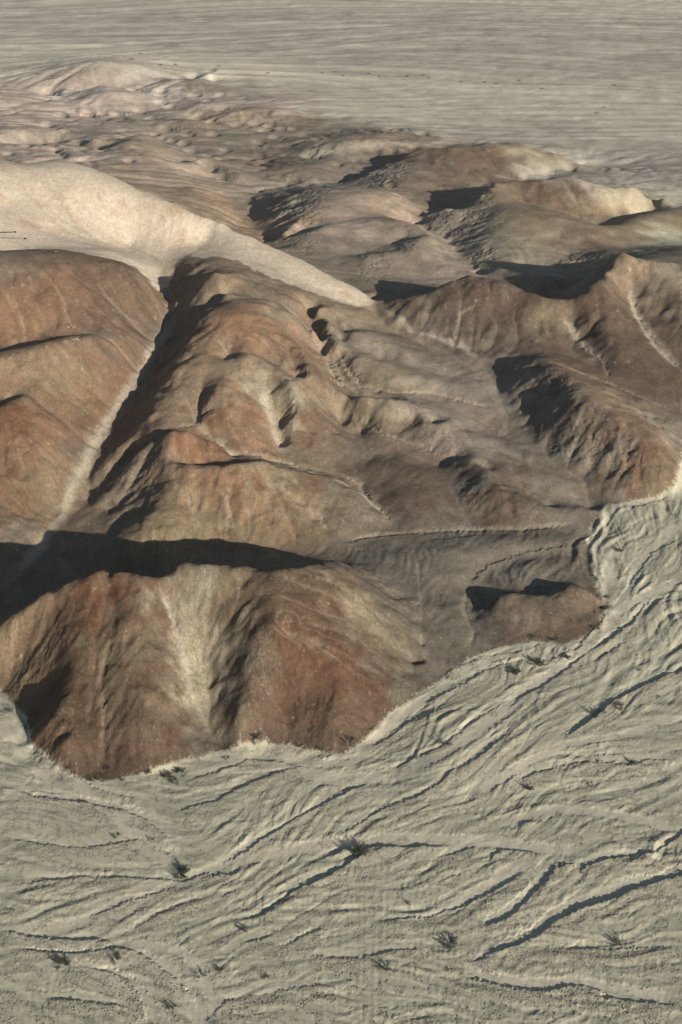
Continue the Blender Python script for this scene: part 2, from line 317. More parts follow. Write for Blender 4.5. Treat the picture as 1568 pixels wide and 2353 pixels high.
FOOT = [(-900,1540,0),(-260,1560,0),(-120,1600,0),(-40,1590,0),(0,1580,0),(30,1620,0),(62,1655,0),(70,1700,0),(100,1742,0),(160,1782,0),(240,1800,0),(330,1777,0),(440,1747,0),(490,1732,0),(560,1716,0),
    (650,1713,0),(740,1731,0),(790,1736,0),(840,1702,0),(900,1642,0.3),(960,1600,0.6),(1020,1560,0.9),(1090,1510,1.2),(1150,1488,1.3),(1230,1474,1.4),(1290,1484,1.4),(1340,1468,1.5),(1387,1440,1.6),(1395,1395,1.8),(1372,1330,2.2),(1362,1270,2.8),(1350,1235,3.2),(1390,1162,3.3),(1450,1153,3.3),(1490,1149,3.3),(1552,1128,3.8),(1568,1060,5),(1600,990,8),(1900,1000,8)]
_g = np.random.default_rng(3); _q = upsample(_g.standard_normal((hs[0]//7, hs[1]//7)), hs)*.6 + upsample(_g.standard_normal((hs[0]//3, hs[1]//3)), hs)*.35; wmx, wmy = _q*.0022, np.roll(_q, 37, 1)*.0016
m_wash = np.maximum((RRh < math.log(300)), pip(FOOT + [(3500,1500,0),(3500,3500,0),(-2500,3500,0),(-2500,1540,0)], TTh+wmx*.7, RRh+wmy*.9)).astype(np.float32)
WHITE = [(-700,440,95),(-200,383,84),(0,366,76),(60,376,74),(130,366,72.5),(200,383,69),(260,406,66),(330,438,62),(400,466,58.5),(470,498,54.5),(540,528,49.5),(600,554,45),(650,575,41),(700,598,37),(760,633,32),(820,663,28.5),(866,690,25.2),
    (850,706,25),(780,705,26.5),(700,692,28.2),(620,657,34),(560,624,38),(500,600,41),(470,596,43.5),(440,612,36),(420,640,30),(405,690,21),(392,715,20),(375,690,30),(350,640,40),(310,600,47),(250,580,54),(60,575,59),(-200,580,60),(-700,600,66)]
m_white = pip(WHITE, TTh + wmx, RRh + wmy).astype(np.float32)
m_white = np.maximum(m_white, 0)
TTf, RRf = np.repeat(th[None], NR, 0), np.repeat(lr[:, None], NT, 1)
_w1 = np.random.default_rng(8).standard_normal(shape); _w1 = blur(_w1, 1.6, 1.6); _w1 = (_w1/_w1.std()).astype(np.float32); _qf = upsample(_q, shape)
WP = FOOT + [(3500,1500,0),(3500,3500,0),(-2500,3500,0),(-2500,1540,0)]
WFULL = np.maximum(RRf < math.log(300), pip(WP, TTf+_qf*.0015+_w1*.0006, RRf+np.roll(_qf, 74, 1)*.0014+_w1*.0010)).astype(np.float32); WFULL = blur(WFULL, .6, .6).astype(np.float32)
WHFULL = blur(pip(WHITE, TTf+_qf*.0022+_w1*.0008, RRf+np.roll(_qf, 74, 1)*.0016+_w1*.0010).astype(np.float32), .8, .8).astype(np.float32)
soft_wash = blur(m_wash, 3, 3); soft_white = blur(m_white, 1.5, 1.5)
m_plain = 1 - sst(0.0, 1.0, (2450 - np.exp(RRh)) / 500)   # placeholder far weight
# --- base noise on hills
Zh = upsample(Z, hs).astype(np.float32)
RHO = np.exp(RRh).astype(np.float32)
dTh, dRh = (T1-T0)/(hs[1]-1), (R1-R0)/(hs[0]-1)
def hn(lo, hi, beta, st=(1, 1), seed=0):
    global shape, dR, dT
    s0 = (shape, dR, dT); shape, dR, dT = hs, dRh, dTh
    o = fnoise(lo, hi, beta, st, seed); shape, dR, dT = s0
    return o
def slope_of(z, rho, a, b):
    gi, gj = np.gradient(z, a, b); return np.hypot(gi, gj)/rho
sl = blur(slope_of(Zh, RHO, dRh, dTh), 4, 4)
far0 = sst(900, 1300, np.exp(RRh)); hillm = (1-soft_wash) * np.maximum(sst(0.10, 0.5, sl), far0*sst(.03, .15, sl))
hillw = (1-soft_wash)
far = sst(900, 1500, RHO)
FARL = [(-600,260,6),(0,180,5),(110,165,3),(180,180,6),(240,140,18),(330,190,4),(490,172,3),(520,215,3),(640,235,3),(860,285,3),(1000,320,5),(1300,370,5),(1400,400,7),(1568,400,7),(1900,400,8)]
_fl = sorted(lpz(p) for p in FARL); fline = np.interp(np.linspace(T0, T1, hs[1]), [q[0] for q in _fl], [q[1] for q in _fl])[None]
beyond = sst(-.03, .05, RRh - fline); farhill = sst(820, 1050, RHO)*(1-beyond)*(1-.8*sst(-.05, .0, TTh))
ridged = hn(.016, .12, 1.9, (.6, 1.2), seed=4) - .9*np.abs(hn(.009, .05, 1.8, (.6, 1.2), seed=14))
Zh += farhill*(.45+.55*hillm)*RHO*ridged*.00038 + (1-far)*hillw*hillm*(1-soft_white)*RHO*(1-np.abs(hn(.006, .04, 1.6, seed=6)))*.0005
Zh += hillw * RHO * (hn(.006, .04, 1.8, seed=1) * .0005 + hn(.0015, .012, 1.5, seed=2) * .00008) * (.25 + hillm) * (1-.75*far) * (1-.7*soft_white)
# rocky, cleft flanks (surveyed spots)
def px2w(P):
    P = np.array(P, float); D = np.array([ray(u, v) for u, v in P]); D /= np.linalg.norm(D, axis=1)[:, None]
    t = np.full(len(P), 200.0); done = np.zeros(len(P), bool)
    for s in range(5200):
        x, y, z = D[:, 0]*t, D[:, 1]*t, H + D[:, 2]*t
        i = (np.log(np.hypot(x, y)+1e-6)-R0)/dR; j = (np.arctan2(x, y)-T0)/dT
        g = samp(Z, i, j); done |= (z <= g)
        if done.all(): break
        t = np.where(done, t, t + np.maximum(.25, (z-g)*.35))
    return np.stack([D[:, 0]*t, D[:, 1]*t, H + D[:, 2]*t], -1)
def spots(lst, TT, RR):
    """soft blobs centred on surveyed picture points: (u, v, half width u, half width v)"""
    out = np.zeros(TT.shape, np.float32)
    for (u, v, su, sv) in lst:
        c, e, g = px2w([(u, v), (u+su, v), (u, v-sv)])
        t0, r0 = lp(c[0], c[1]); t1, r1 = lp(e[0], e[1]); t2, r2 = lp(g[0], g[1])
        a = max(abs(t1-t0), .002); b = max(abs(r2-r0), .003)
        out = np.maximum(out, np.exp(-(((TT-t0)/a)**2 + ((RR-r0)/b)**2)**1.5))
    return out
rock_h = spots([(90,1500,80,90),(60,1450,60,50),(120,1700,60,50),(60,1560,40,40),(470,930,25,45),(660,960,30,50),(640,1010,20,30),(740,790,40,60),(780,860,30,40),(1250,900,60,50),(1350,1000,90,70),(1440,1060,60,60),(690,470,60,40),(860,600,40,25),
    (890,395,60,30),(1060,500,80,35),(1110,600,40,40),(1330,610,70,30),(1080,1130,25,35),(420,660,25,40),(310,1110,50,60),(350,1060,30,50),(600,1500,50,60),(930,560,30,25),(735,350,30,20)], TTh, RRh)
# --- erosion by running water: particles walk downhill, their tracks are carved
def erode(Zg, rho, a, b, npart, steps, carve, seed, inertia=.55, mask=None, cell=1.0):
    g = np.random.default_rng(seed); sh = Zg.shape
    gi, gj = np.gradient(Zg, a, b)
    pi = g.random(npart)*(sh[0]-3)+1; pj = g.random(npart)*(sh[1]-3)+1
    vi = np.zeros(npart); vj = np.zeros(npart); acc = np.zeros(sh[0]*sh[1], np.float32)
    rat = a/b
    for s in range(steps):
        ii = pi.astype(np.int32); jj = pj.astype(np.int32)
        k = ii*sh[1]+jj
        di = -gi.ravel()[k]/a; dj = -gj.ravel()[k]/b
        nn = np.hypot(di, dj)+1e-9
        vi = vi*inertia + di/nn*(1-inertia); vj = vj*inertia + dj/nn*(1-inertia)
        nn = np.hypot(vi, vj)+1e-6
        pi = pi + vi/nn*cell; pj = pj + vj/nn*cell
        ok = (pi > 1) & (pi < sh[0]-2) & (pj > 1) & (pj < sh[1]-2)
        if not ok.all():
            q = ~ok; m_ = q.sum(); pi[q] = g.random(m_)*(sh[0]-3)+1; pj[q] = g.random(m_)*(sh[1]-3)+1
        np.add.at(acc, k, 1.0) if 0 else None
        acc += np.bincount(k, minlength=acc.size).astype(np.float32)
    return acc.reshape(sh)
acc = None
for it, (cv, bl) in enumerate([(.00035, 1.0), (.0003, .8), (.00022, .6)]):
    acc = erode(Zh, RHO, dRh, dTh, int(70000*Q*Q)+1000, 260, 0, 30+it)
    la = np.log1p(np.maximum(blur(acc, bl, bl), 0)); la = la - blur(la, 9, 9)
    Zh -= ((.20+.14*sst(400, 560, RHO)+.15*farhill) * cv * RHO * np.clip(la, -1.5, 3.0) * (.12 + np.maximum(hillm, .9*farhill) + 1.1*rock_h) * hillw * (1-.6*soft_white)).astype(np.float32)
chan_h = np.log1p(np.maximum(blur(acc, .6, .6), 0)); chan_h = np.clip((chan_h - blur(chan_h, 12, 12)), -1, 3)
Z = Z + upsample(Zh - upsample(Z, hs), shape).astype(np.float32)
up = lambda a: upsample(a, shape).astype(np.float32)
ROCK = up(rock_h)
HILLM, HILLW, CH = up(hillm), up(hillw), up(chan_h)
RHOF = np.repeat(rr, NT, 1).astype(np.float32)
# fine rills at full resolution
acc = erode(Z.astype(np.float64), RHOF, dR, dT, int(160000*Q*Q), 90, 0, 77, inertia=.4)
la = np.log1p(np.maximum(blur(acc, .7, .7), 0)); la = la-blur(la, 6, 6); FINE = np.clip(la, -1.2, 2).astype(np.float32)
Z = Z - (.00008 * RHOF * FINE * HILLM * HILLW).astype(np.float32)
Z = Z + (HILLW * RHOF * fnoise(.0012, .006, 1.0, seed=5) * .00003 * (.3 + HILLM))
rk = fnoise(.0018, .02, 1.3, seed=9); rk2 = fnoise(.0012, .006, 1.0, seed=10)
Z = Z + ROCK*RHOF*(-np.abs(rk)*.0004 + rk2*.00006)

# ------------------------------------------------------------------ the wash: flow field and braided bars
FL = [[(1560,1150),(1480,1290),(1400,1400),(1380,1460),(1200,1580),(1000,1700),(830,1790),(500,1960),(300,2080),(0,2190)],
 [(1568,1370),(1430,1480),(1300,1600),(1000,1800),(700,2000),(480,2110)],[(1568,1550),(1380,1650),(1100,1790),(900,1900)],[(1568,1700),(1300,1740),(1050,1850)],
 [(1900,1880),(1568,1900),(1200,1930),(850,1990),(560,2110),(300,2200)],[(1568,2000),(1250,2060),(1000,2110),(700,2140)],[(1700,2200),(1568,2200),(1100,2240),(600,2280)],
 [(1568,2310),(1330,2280),(1050,2230),(800,2200)],[(1568,2120),(1300,2180),(1000,2170)],[(1600,1780),(1350,1850),(1180,1990)],
 [(-300,1500),(0,1640),(150,1790),(300,1890),(400,1960)],[(-300,1800),(0,1820),(250,1850),(380,1980),(500,2010)],[(0,1900),(200,1930),(400,1970)],[(-200,2120),(0,2140),(250,2190),(400,2270),(470,2353),(500,2420)],
 [(0,2230),(150,2250),(240,2353)],[(830,1740),(600,1760),(450,1790),(250,1830)],[(0,2040),(200,2035),(500,2000)],[(1300,1270),(1360,1330),(1400,1400)],[(-400,2350),(0,2380),(100,2450)],[(1000,2353),(500,2330)],[(2200,1000),(1900,1300),(1700,1700)],[(2200,2200),(1800,2300)]]
ft_, fr_, fa, fb = [], [], [], []
for s in FL:
    P = [lpz((u, v, 0)) for u, v in s]
    for a, b in zip(P[:-1], P[1:]):
        n_ = max(1, int(math.hypot(a[0]-b[0], a[1]-b[1])/.03)); al = 2*math.atan2(b[1]-a[1], b[0]-a[0])
        for k in range(n_):
            ft_.append(a[0]+(b[0]-a[0])*(k+.5)/n_); fr_.append(a[1]+(b[1]-a[1])*(k+.5)/n_); fa.append(math.cos(al)); fb.append(math.sin(al))
qs = (NR//8, NT//8)
tq = np.repeat(np.linspace(T0, T1, qs[1])[None], qs[0], 0).ravel(); rq = np.repeat(np.linspace(R0, R1, qs[0])[:, None], qs[1], 1).ravel()
wgt = 1/((tq[:, None]-np.array(ft_)[None])**2 + (rq[:, None]-np.array(fr_)[None])**2 + .0012)**1.7
ca = upsample((wgt@np.array(fa)/wgt.sum(1)).reshape(qs), hs); sa = upsample((wgt@np.array(fb)/wgt.sum(1)).reshape(qs), hs)
ca = blur(ca, 5, 5); sa = blur(sa, 5, 5)
farw = sst(math.log(560), math.log(800), RRh)
ca = ca*(1-farw) + farw; sa = sa*(1-farw)
FA = np.arctan2(sa, ca)/2
def lic(wob, wobs, lo, n, seed, step=1.0, base=None):
    """streaks that follow the flow, wandering by wob"""
    A_ = (FA if base is None else base) + wob*hn(wobs, wobs*4, 1.2, seed=seed+50)
    ui = (np.sin(A_)/dRh); uj = (np.cos(A_)/dTh); nn = np.hypot(ui, uj); ui /= nn; uj /= nn
    ns = hn(lo, lo*3, .2, seed=seed); tot = ns.copy()
    for sgn in (1, -1):
        pi = np.repeat(np.arange(hs[0], dtype=np.float32)[:, None], hs[1], 1); pj = np.repeat(np.arange(hs[1], dtype=np.float32)[None], hs[0], 0)
        for k in range(n):
            i0 = np.clip(pi+.5, 0, hs[0]-1).astype(np.int32); j0 = np.clip(pj+.5, 0, hs[1]-1).astype(np.int32)
            pi += sgn*step*ui[i0, j0]; pj += sgn*step*uj[i0, j0]
            tot += samp(ns, pi, pj)*(.5+.5*math.cos(math.pi*k/n))
    tot = blur(tot, .7, .7); tot -= tot.mean(); return tot/tot.std()
n1 = lic(.32, .055, .0058, int(.16/dTh/1.6), 201, 1.6); n2 = lic(.38, .035, .0031, int(.11/dTh/1.4), 202, 1.4); n3 = lic(.40, .022, .0017, int(.07/dTh/1.3), 203, 1.3)
_gi, _gj = np.gradient(blur(Zh, 2, 2), dRh, dTh); DOWN = np.arctan2(_gi, _gj)
d1 = lic(.12, .02, .0016, int(.035/dTh/1.2), 301, 1.2, DOWN); d2_ = lic(.12, .03, .0042, int(.06/dTh/1.4), 302, 1.4, DOWN)
n4 = lic(.28, .12, .020, int(.30/dTh/3), 204, 3.0); n5 = lic(.30, .08, .010, int(.16/dTh/2.4), 205, 2.4)
def terr(nz, k=3.0, wd=.12):
    a = nz*k/3; f = a-np.floor(a); return (np.floor(a) + sst(.5-wd, .5+wd, f))*3/k
t1 = terr(n1, 3, .1)
t2 = terr(n2, 3, .13)
F1, F2, F3 = [blur(up(q_), 1.1, 1.1).astype(np.float32) for q_ in (n1, n2, n3)]; U1, U2, U3 = [blur(terr(q_, k_, w_), .5, .5).astype(np.float32) for q_, k_, w_ in ((F1, 3, .05), (F2, 3, .06), (F3, 2.4, .12))]
calm = .62 + .65*sst(-1, 1.2, hn(.02, .15, 1.5, seed=91))
BR = up(calm)*(.00029*U1 + .00029*U2 + .00022*U3 + .00003*F3)
near = 1 - sst(500, 900, RHO)
washm = blur(m_wash, 1.5, 1.5)
braidf = BR*RHOF*up(washm*(.55+.45*near))
braid = np.zeros(hs)
plainm = beyond*(1-washm)
braid += plainm*RHO*(.0003*n4+.0001*n5)
mid = (1-washm)*(1-plainm)*(1-sst(.05, .2, sl))
braid += mid*RHO*(.00015*n2 + .00015*n3)
FT, FR = th[None, :], lr[:, None]
ch_pale = np.zeros(shape, np.float32); rough = np.zeros(shape, np.float32)
def line_field(pl, width, wob=1):
    """signed distance (m) and run fraction to a surveyed polyline, near it only"""
    P = [lp(p[0], p[1]) for p in px2w(pl)]
    ts = [p[0] for p in P]; rs = [p[1] for p in P]; rm = math.exp(sum(rs)/len(rs)); mg = width/rm*1.3
    j0 = max(0, int((min(ts)-mg-T0)/dT)); j1 = min(NT, int((max(ts)+mg-T0)/dT)+1); i0 = max(0, int((min(rs)-mg-R0)/dR)); i1 = min(NR, int((max(rs)+mg-R0)/dR)+1)
    if j1 <= j0 or i1 <= i0: return None
    sl_ = (slice(i0, i1), slice(j0, j1)); tt = np.repeat(th[None, j0:j1], i1-i0, 0) + wob*WOB[0][sl_]; r_ = np.repeat(lr[i0:i1, None], j1-j0, 1) + wob*WOB[1][sl_]
    best = np.full(tt.shape, 1e9); sg = np.zeros(tt.shape); fr = np.zeros(tt.shape)
    ln = [math.hypot(a[0]-b[0], a[1]-b[1]) for a, b in zip(P[:-1], P[1:])]; tot = sum(ln); cum = 0
    for (a, b), l in zip(zip(P[:-1], P[1:]), ln):
        dx, dy = b[0]-a[0], b[1]-a[1]; k = np.clip(((tt-a[0])*dx+(r_-a[1])*dy)/(l*l), 0, 1)
        ex, ey = tt-a[0]-k*dx, r_-a[1]-k*dy; d = np.hypot(ex, ey); cr_ = dx*(r_-a[1])-dy*(tt-a[0])
        up_ = d < best; best = np.where(up_, d, best); sg = np.where(up_, np.sign(cr_), sg); fr = np.where(up_, (cum+k*l)/tot, fr); cum += l
    return sl_, best*np.exp(r_)*sg, fr
WOB = (fnoise(.0015, .01, 1.3, seed=21)*.0006, fnoise(.0015, .01, 1.3, seed=22)*.0008)
# --- pale smooth channels: surveyed centre lines, half width m
CHANS = [([(0,1640),(60,1730),(150,1800),(230,1830),(300,1885),(360,1950),(430,1990)],4,.5),([(0,1822),(100,1830),(200,1838),(300,1860),(350,1890)],1.6,.3),
 ([(560,1730),(650,1760),(760,1790),(850,1790),(940,1770),(1010,1730),(1080,1690),(1150,1640),(1240,1570),(1330,1510),(1390,1450),(1415,1390),(1400,1310),(1390,1260)],3.2,.5),
 ([(840,1715),(900,1660),(970,1610),(1050,1560),(1130,1515),(1200,1500)],2,.3),([(300,2040),(420,2030),(500,1990),(600,1930),(700,1880),(770,1820)],2,.3),
 ([(0,2160),(150,2130),(300,2090),(420,2030),(520,1990),(640,1960),(780,1935),(900,1925),(1050,1930),(1250,1950),(1400,1965)],2.4,.35),
 ([(250,2225),(330,2200),(400,2250),(440,2300),(470,2370)],2.2,.4),([(130,2215),(210,2225),(260,2250),(300,2300),(330,2370)],2,.4),([(300,2165),(420,2185),(470,2240),(500,2353)],1.5,.2),
 ([(1568,1640),(1440,1690),(1300,1710),(1180,1770),(1080,1830)],2,.2),([(1568,1770),(1460,1740),(1350,1745)],2,.2),([(1000,2100),(1080,2060),(1140,2030),(1190,1990),(1250,1970)],2.5,.3),
 ([(1100,2120),(1200,2080),(1240,2030),(1265,1990)],1.6,.25),([(1160,2120),(1280,2095),(1400,2050),(1568,1985)],2.2,.3),([(1150,1905),(1200,1880),(1280,1860),(1400,1870),(1568,1905)],2,.3),
 ([(1568,1200),(1500,1260),(1450,1330),(1415,1400)],2.5,.3),([(1390,1460),(1430,1400),(1500,1360),(1568,1330)],2,.3),([(1050,2220),(1200,2260),(1330,2255),(1568,2300)],1.6,.25),
 ([(868,712),(950,765),(1070,800),(1120,840),(1148,880),(1165,940),(1210,990),(1260,1045),(1320,1100),(1400,1145),(1450,1155),(1568,1150)],3,.35),
 ([(450,1745),(540,1738),(650,1735),(740,1752),(800,1755),(850,1725)],2,.25)]
for pl, wd, dp in CHANS:
    q = line_field(pl, wd*2.5)
    if q is None: continue
    sl_, d, f = q; tap = sst(0, .08, f)*sst(0, .08, 1-f); m_ = (1-sst(wd*.8, wd*1.15, np.abs(d)))*tap
    Z[sl_] = Z[sl_] - dp*.45*(1-sst(wd*.5, wd*1.5, np.abs(d)))*tap; ch_pale[sl_] = np.maximum(ch_pale[sl_], m_)
CHM = ch_pale.copy(); braidf *= 1-.8*CHM
Z = Z + up(braid) + braidf
D1, D2_ = up(d1), up(d2_); Z = Z + HILLW*(1-.5*up(soft_white))*RHOF*HILLM*(.00011*D1*(1+2*ROCK) + .00016*D2_*(.4+2.5*ROCK))*(1+1.0*sst(700, 1000, RHOF))
BARS = blur(np.clip(U1*.6+U2*.5, -2, 2), .8, .8).astype(np.float32); STREAK = up((n3*.5+n2*.5)*(1-plainm)+plainm*(n4*.75+n5*.25)); PLAINM = up(plainm); WASHM = WFULL; WHITEM = WHFULL
# --- surveyed cut banks of the wash: points, bank height, (channel on the left hand when walking the line)
BANKS = [
 ([(560,2118),(610,2100),(640,2075),(690,2040),(720,2030),(760,2010),(800,1985),(820,1972),(845,1950),(880,1945),(920,1948),(960,1945),(1010,1945),(1040,1950)],1.1),
 ([(860,2120),(940,2108),(1000,2108),(1050,2100),(1080,2075),(1140,2045),(1180,2020),(1200,1995)],.7),
 ([(880,2115),(960,2118),(1020,2095),(1070,2080),(1105,2060),(1140,2050)],.5),
 ([(1090,2200),(1150,2185),(1240,2150),(1270,2120),(1330,2090),(1400,2070),(1440,2050),(1500,2030),(1568,2010),(1640,1990)],1.15),
 ([(1100,2130),(1160,2115),(1190,2090),(1220,2060),(1250,2030),(1275,1995),(1300,1985),(1340,1990)],.9),
 ([(1330,2010),(1350,1990),(1390,1975),(1440,1968),(1480,1965),(1520,1985),(1545,1992)],1.0),
 ([(1120,1985),(1140,1960),(1170,1952),(1210,1955),(1260,1975)],.6),
 ([(1440,1968),(1500,1960),(1540,1935),(1568,1915),(1620,1890)],.8),
 ([(1050,2236),(1090,2248),(1150,2266),(1200,2275),(1260,2278),(1290,2270),(1310,2265),(1380,2292),(1440,2300),(1568,2312)],.9),
 ([(1280,2305),(1295,2290),(1320,2262),(1350,2268),(1400,2282)],.6),
 ([(1060,2215),(1130,2200),(1200,2190),(1260,2182),(1330,2180),(1400,2185),(1450,2180),(1500,2178),(1568,2172)],.55),
 ([(1290,1700),(1330,1672),(1370,1645),(1410,1610),(1450,1590),(1500,1565),(1568,1540),(1620,1520)],1.1),
 ([(1160,1640),(1200,1600),(1250,1575),(1300,1540),(1350,1500),(1400,1470),(1440,1440),(1470,1420),(1500,1390),(1540,1370),(1568,1350)],.8),
 ([(1350,1530),(1400,1500),(1430,1480),(1450,1450),(1460,1420),(1480,1390),(1500,1375)],.8),
 ([(1180,1800),(1220,1780),(1280,1765),(1330,1752),(1380,1752),(1440,1758),(1490,1745),(1568,1752)],.6),
 ([(1260,1520),(1290,1505),(1330,1490),(1350,1460),(1380,1430),(1400,1400)],.7),
 ([(770,1930),(830,1890),(860,1870),(900,1850),(960,1830),(1010,1800),(1040,1770),(1100,1740),(1150,1700),(1200,1670)],.6),
 ([(500,1990),(560,1960),(600,1930),(660,1895),(700,1870),(750,1845),(800,1820),(850,1795)],.7),
 ([(390,1870),(450,1850),(500,1840),(540,1815),(600,1790),(640,1775),(690,1762),(730,1765)],.6),
 ([(420,1800),(480,1780),(540,1760),(580,1745),(640,1750),(720,1768)],.4),
 ([(0,1808),(60,1822),(120,1845),(170,1865)],.5),([(180,1785),(220,1812),(270,1828),(330,1840)],.4),
 ([(0,1700),(40,1712),(90,1730),(140,1765),(180,1790),(220,1812),(260,1822)],.5),
 ([(0,1828),(70,1830),(150,1838),(220,1850),(290,1865),(330,1880),(380,1920),(420,1955)],.7),
 ([(0,1925),(60,1935),(130,1945),(200,1950),(260,1938),(320,1930),(360,1950),(420,1980)],.5),
 ([(0,2035),(60,2032),(130,2022),(200,2018),(270,2015),(340,2020),(420,2025),(480,2015),(520,2010),(580,2008)],.6),
 ([(0,2140),(60,2150),(120,2158),(160,2160),(210,2160),(270,2165)],.8),
 ([(0,2178),(60,2185),(130,2190),(180,2192),(250,2180),(290,2180),(330,2195),(370,2225),(410,2255),(440,2285),(460,2320)],.9),
 ([(130,2222),(200,2225),(250,2235),(290,2250),(320,2285),(335,2330),(340,2360)],.7),
 ([(100,2295),(180,2300),(260,2310),(330,2320)],.6),
 ([(190,2115),(250,2090),(300,2070),(370,2050),(440,2020),(500,1995)],.5),([(220,2110),(290,2085),(340,2060),(390,2048)],.5),
 ([(300,2140),(340,2115),(380,2095),(430,2075),(480,2065)],.4),
 ([(540,2170),(600,2160),(650,2135),(680,2110),(740,2075),(790,2040)],.4),
 ([(590,2160),(650,2178),(700,2150),(735,2135),(760,2140)],.4),
 ([(700,2195),(760,2200),(830,2205),(900,2185),(960,2180),(1000,2195)],.5),
 ([(470,2353),(520,2300),(600,2290),(680,2270),(740,2265),(800,2275)],.35),
 ([(930,1990),(1000,1975),(1060,1955),(1100,1945)],.4),
 ([(1000,1560),(1060,1530),(1110,1510),(1170,1500),(1220,1498)],.4),([(960,1640),(1000,1605),(1060,1575),(1120,1540),(1180,1520),(1240,1515)],.5),
 ([(850,1720),(900,1690),(940,1660),(990,1640),(1040,1600),(1100,1570),(1150,1550)],.5),([(900,1770),(960,1740),(1010,1720),(1060,1680),(1100,1650),(1150,1620)],.5),
 ([(1410,1270),(1430,1290),(1450,1320),(1440,1350),(1400,1400)],.4),([(1440,1350),(1470,1310),(1500,1270),(1540,1250),(1568,1235)],.5),([(1480,1330),(1500,1290),(1520,1275)],.5),
 ([(1380,1210),(1420,1190),(1460,1165),(1500,1155),(1540,1140)],.5),([(1290,1265),(1340,1250),(1370,1230),(1400,1200),(1420,1170),(1440,1160)],.7),
 ([(1080,1350),(1095,1325),(1120,1300),(1150,1290),(1200,1272),(1250,1262),(1290,1258),(1320,1250)],.9),([(985,1245),(1010,1240),(1060,1235),(1110,1230)],.5),([(1180,1310),(1200,1295),(1240,1282),(1280,1270)],.5),
]
dZ = np.zeros(shape, np.float32)
for pl, hb in BANKS:
    hb = hb*.42
    q = line_field(pl, 13)
    if q is None: continue
    sl_, d, f = q
    tap = sst(0, .12, f)*sst(0, .12, 1-f); hb = hb*tap
    edge = sst(-.45, .45, -d)                       # 1 on the bar (right hand), 0 in the channel
    prof = edge*np.exp(-np.maximum(-d, 0)/4.5) - (1-edge)*.45*np.exp(-np.maximum(d, 0)/4)
    prof *= sst(13, 7, np.abs(d)) if 0 else (1-sst(7, 13, np.abs(d)))
    a = np.abs(prof*hb); cur = dZ[sl_]; dZ[sl_] = np.where(a > np.abs(cur), prof*hb, cur)
    ch_pale[sl_] = np.maximum(ch_pale[sl_], (1-edge)*tap*(1-sst(1, 6, d)))
    rough[sl_] = np.maximum(rough[sl_], edge*tap*(1-sst(1, 8, -d)))
flat = blur(1-ch_pale*.8, 1, 1)
Z = Z + dZ
# --- the pale lines and banks of rills that the picture shows on the hills (depth in m, width m)
RILLS = [([(370,1340),(385,1390),(400,1430),(410,1490),(425,1560),(438,1620)],.5,1.1),([(262,1455),(245,1500),(234,1560),(240,1640),(240,1700),(237,1760)],.5,1.0),([(600,1400),(560,1440),(500,1480)],.2,.6),
 ([(430,1120),(445,1180),(470,1225)],.4,.8),([(510,1120),(530,1170),(545,1225)],.35,.8),([(640,1120),(700,1160),(740,1195),(760,1225)],.4,1),([(390,985),(450,975),(490,1007),(525,1038),(590,1046),(650,1060),(720,1083)],.5,1.2),
 ([(1250,830),(1320,850),(1400,880),(1480,915),(1560,950)],.4,1),([(1450,640),(1459,717),(1509,797),(1566,850)],.7,1.3),([(1290,720),(1320,745),(1340,790),(1349,800),(1390,830),(1400,870)],.4,1),
 ([(784,837),(834,887),(904,903),(994,902),(1084,927),(1140,937)],.5,1),([(784,945),(844,967),(879,997),(984,1032),(1030,1055)],.5,1),([(784,1092),(830,1115),(850,1150),(885,1180),(893,1200)],.7,1.2),
 ([(790,1380),(840,1420),(900,1480),(960,1505)],.3,.9),([(640,1330),(760,1370),(860,1430),(940,1500)],.25,.6),([(700,1320),(800,1360),(900,1440)],.25,.6),([(640,1440),(720,1490),(820,1550),(880,1580)],.25,.6),([(680,1460),(780,1500),(890,1560)],.25,.6),([(700,1430),(800,1460),(900,1530)],.2,.5),
 ([(1075,800),(1045,770),(1060,720),(1100,700)],.3,.7),([(870,1340),(930,1380),(970,1390)],.4,.8),([(500,780),(520,800),(545,830)],.3,.8),([(620,890),(612,925),(632,985),(647,1035)],.6,1.3),
 ([(720,760),(745,810),(765,860),(795,905)],.6,1),([(780,800),(800,845),(834,886)],.5,.9),([(960,1280),(970,1400),(968,1500)],.15,.5),([(460,985),(440,940),(415,900)],.25,.7),
 ([(1080,1350),(1065,1400),(1090,1450),(1080,1490)],.4,.9),([(780,1247),(860,1230),(960,1222),(1080,1218),(1200,1218),(1330,1204)],.5,1.1),([(120,1240),(60,1300),(0,1360)],.4,1.2)]
pale_r = np.zeros(shape, np.float32)
for pl, dp, wd in RILLS:
    q = line_field(pl, wd*4)
    if q is None: continue
    sl_, d, f = q; tap = sst(0, .1, f)*sst(0, .1, 1-f); m_ = np.exp(-(d/wd)**2)*tap
    Z[sl_] = Z[sl_] - dp*m_; pale_r[sl_] = np.maximum(pale_r[sl_], np.exp(-(d/(wd*1.3))**2)*tap)
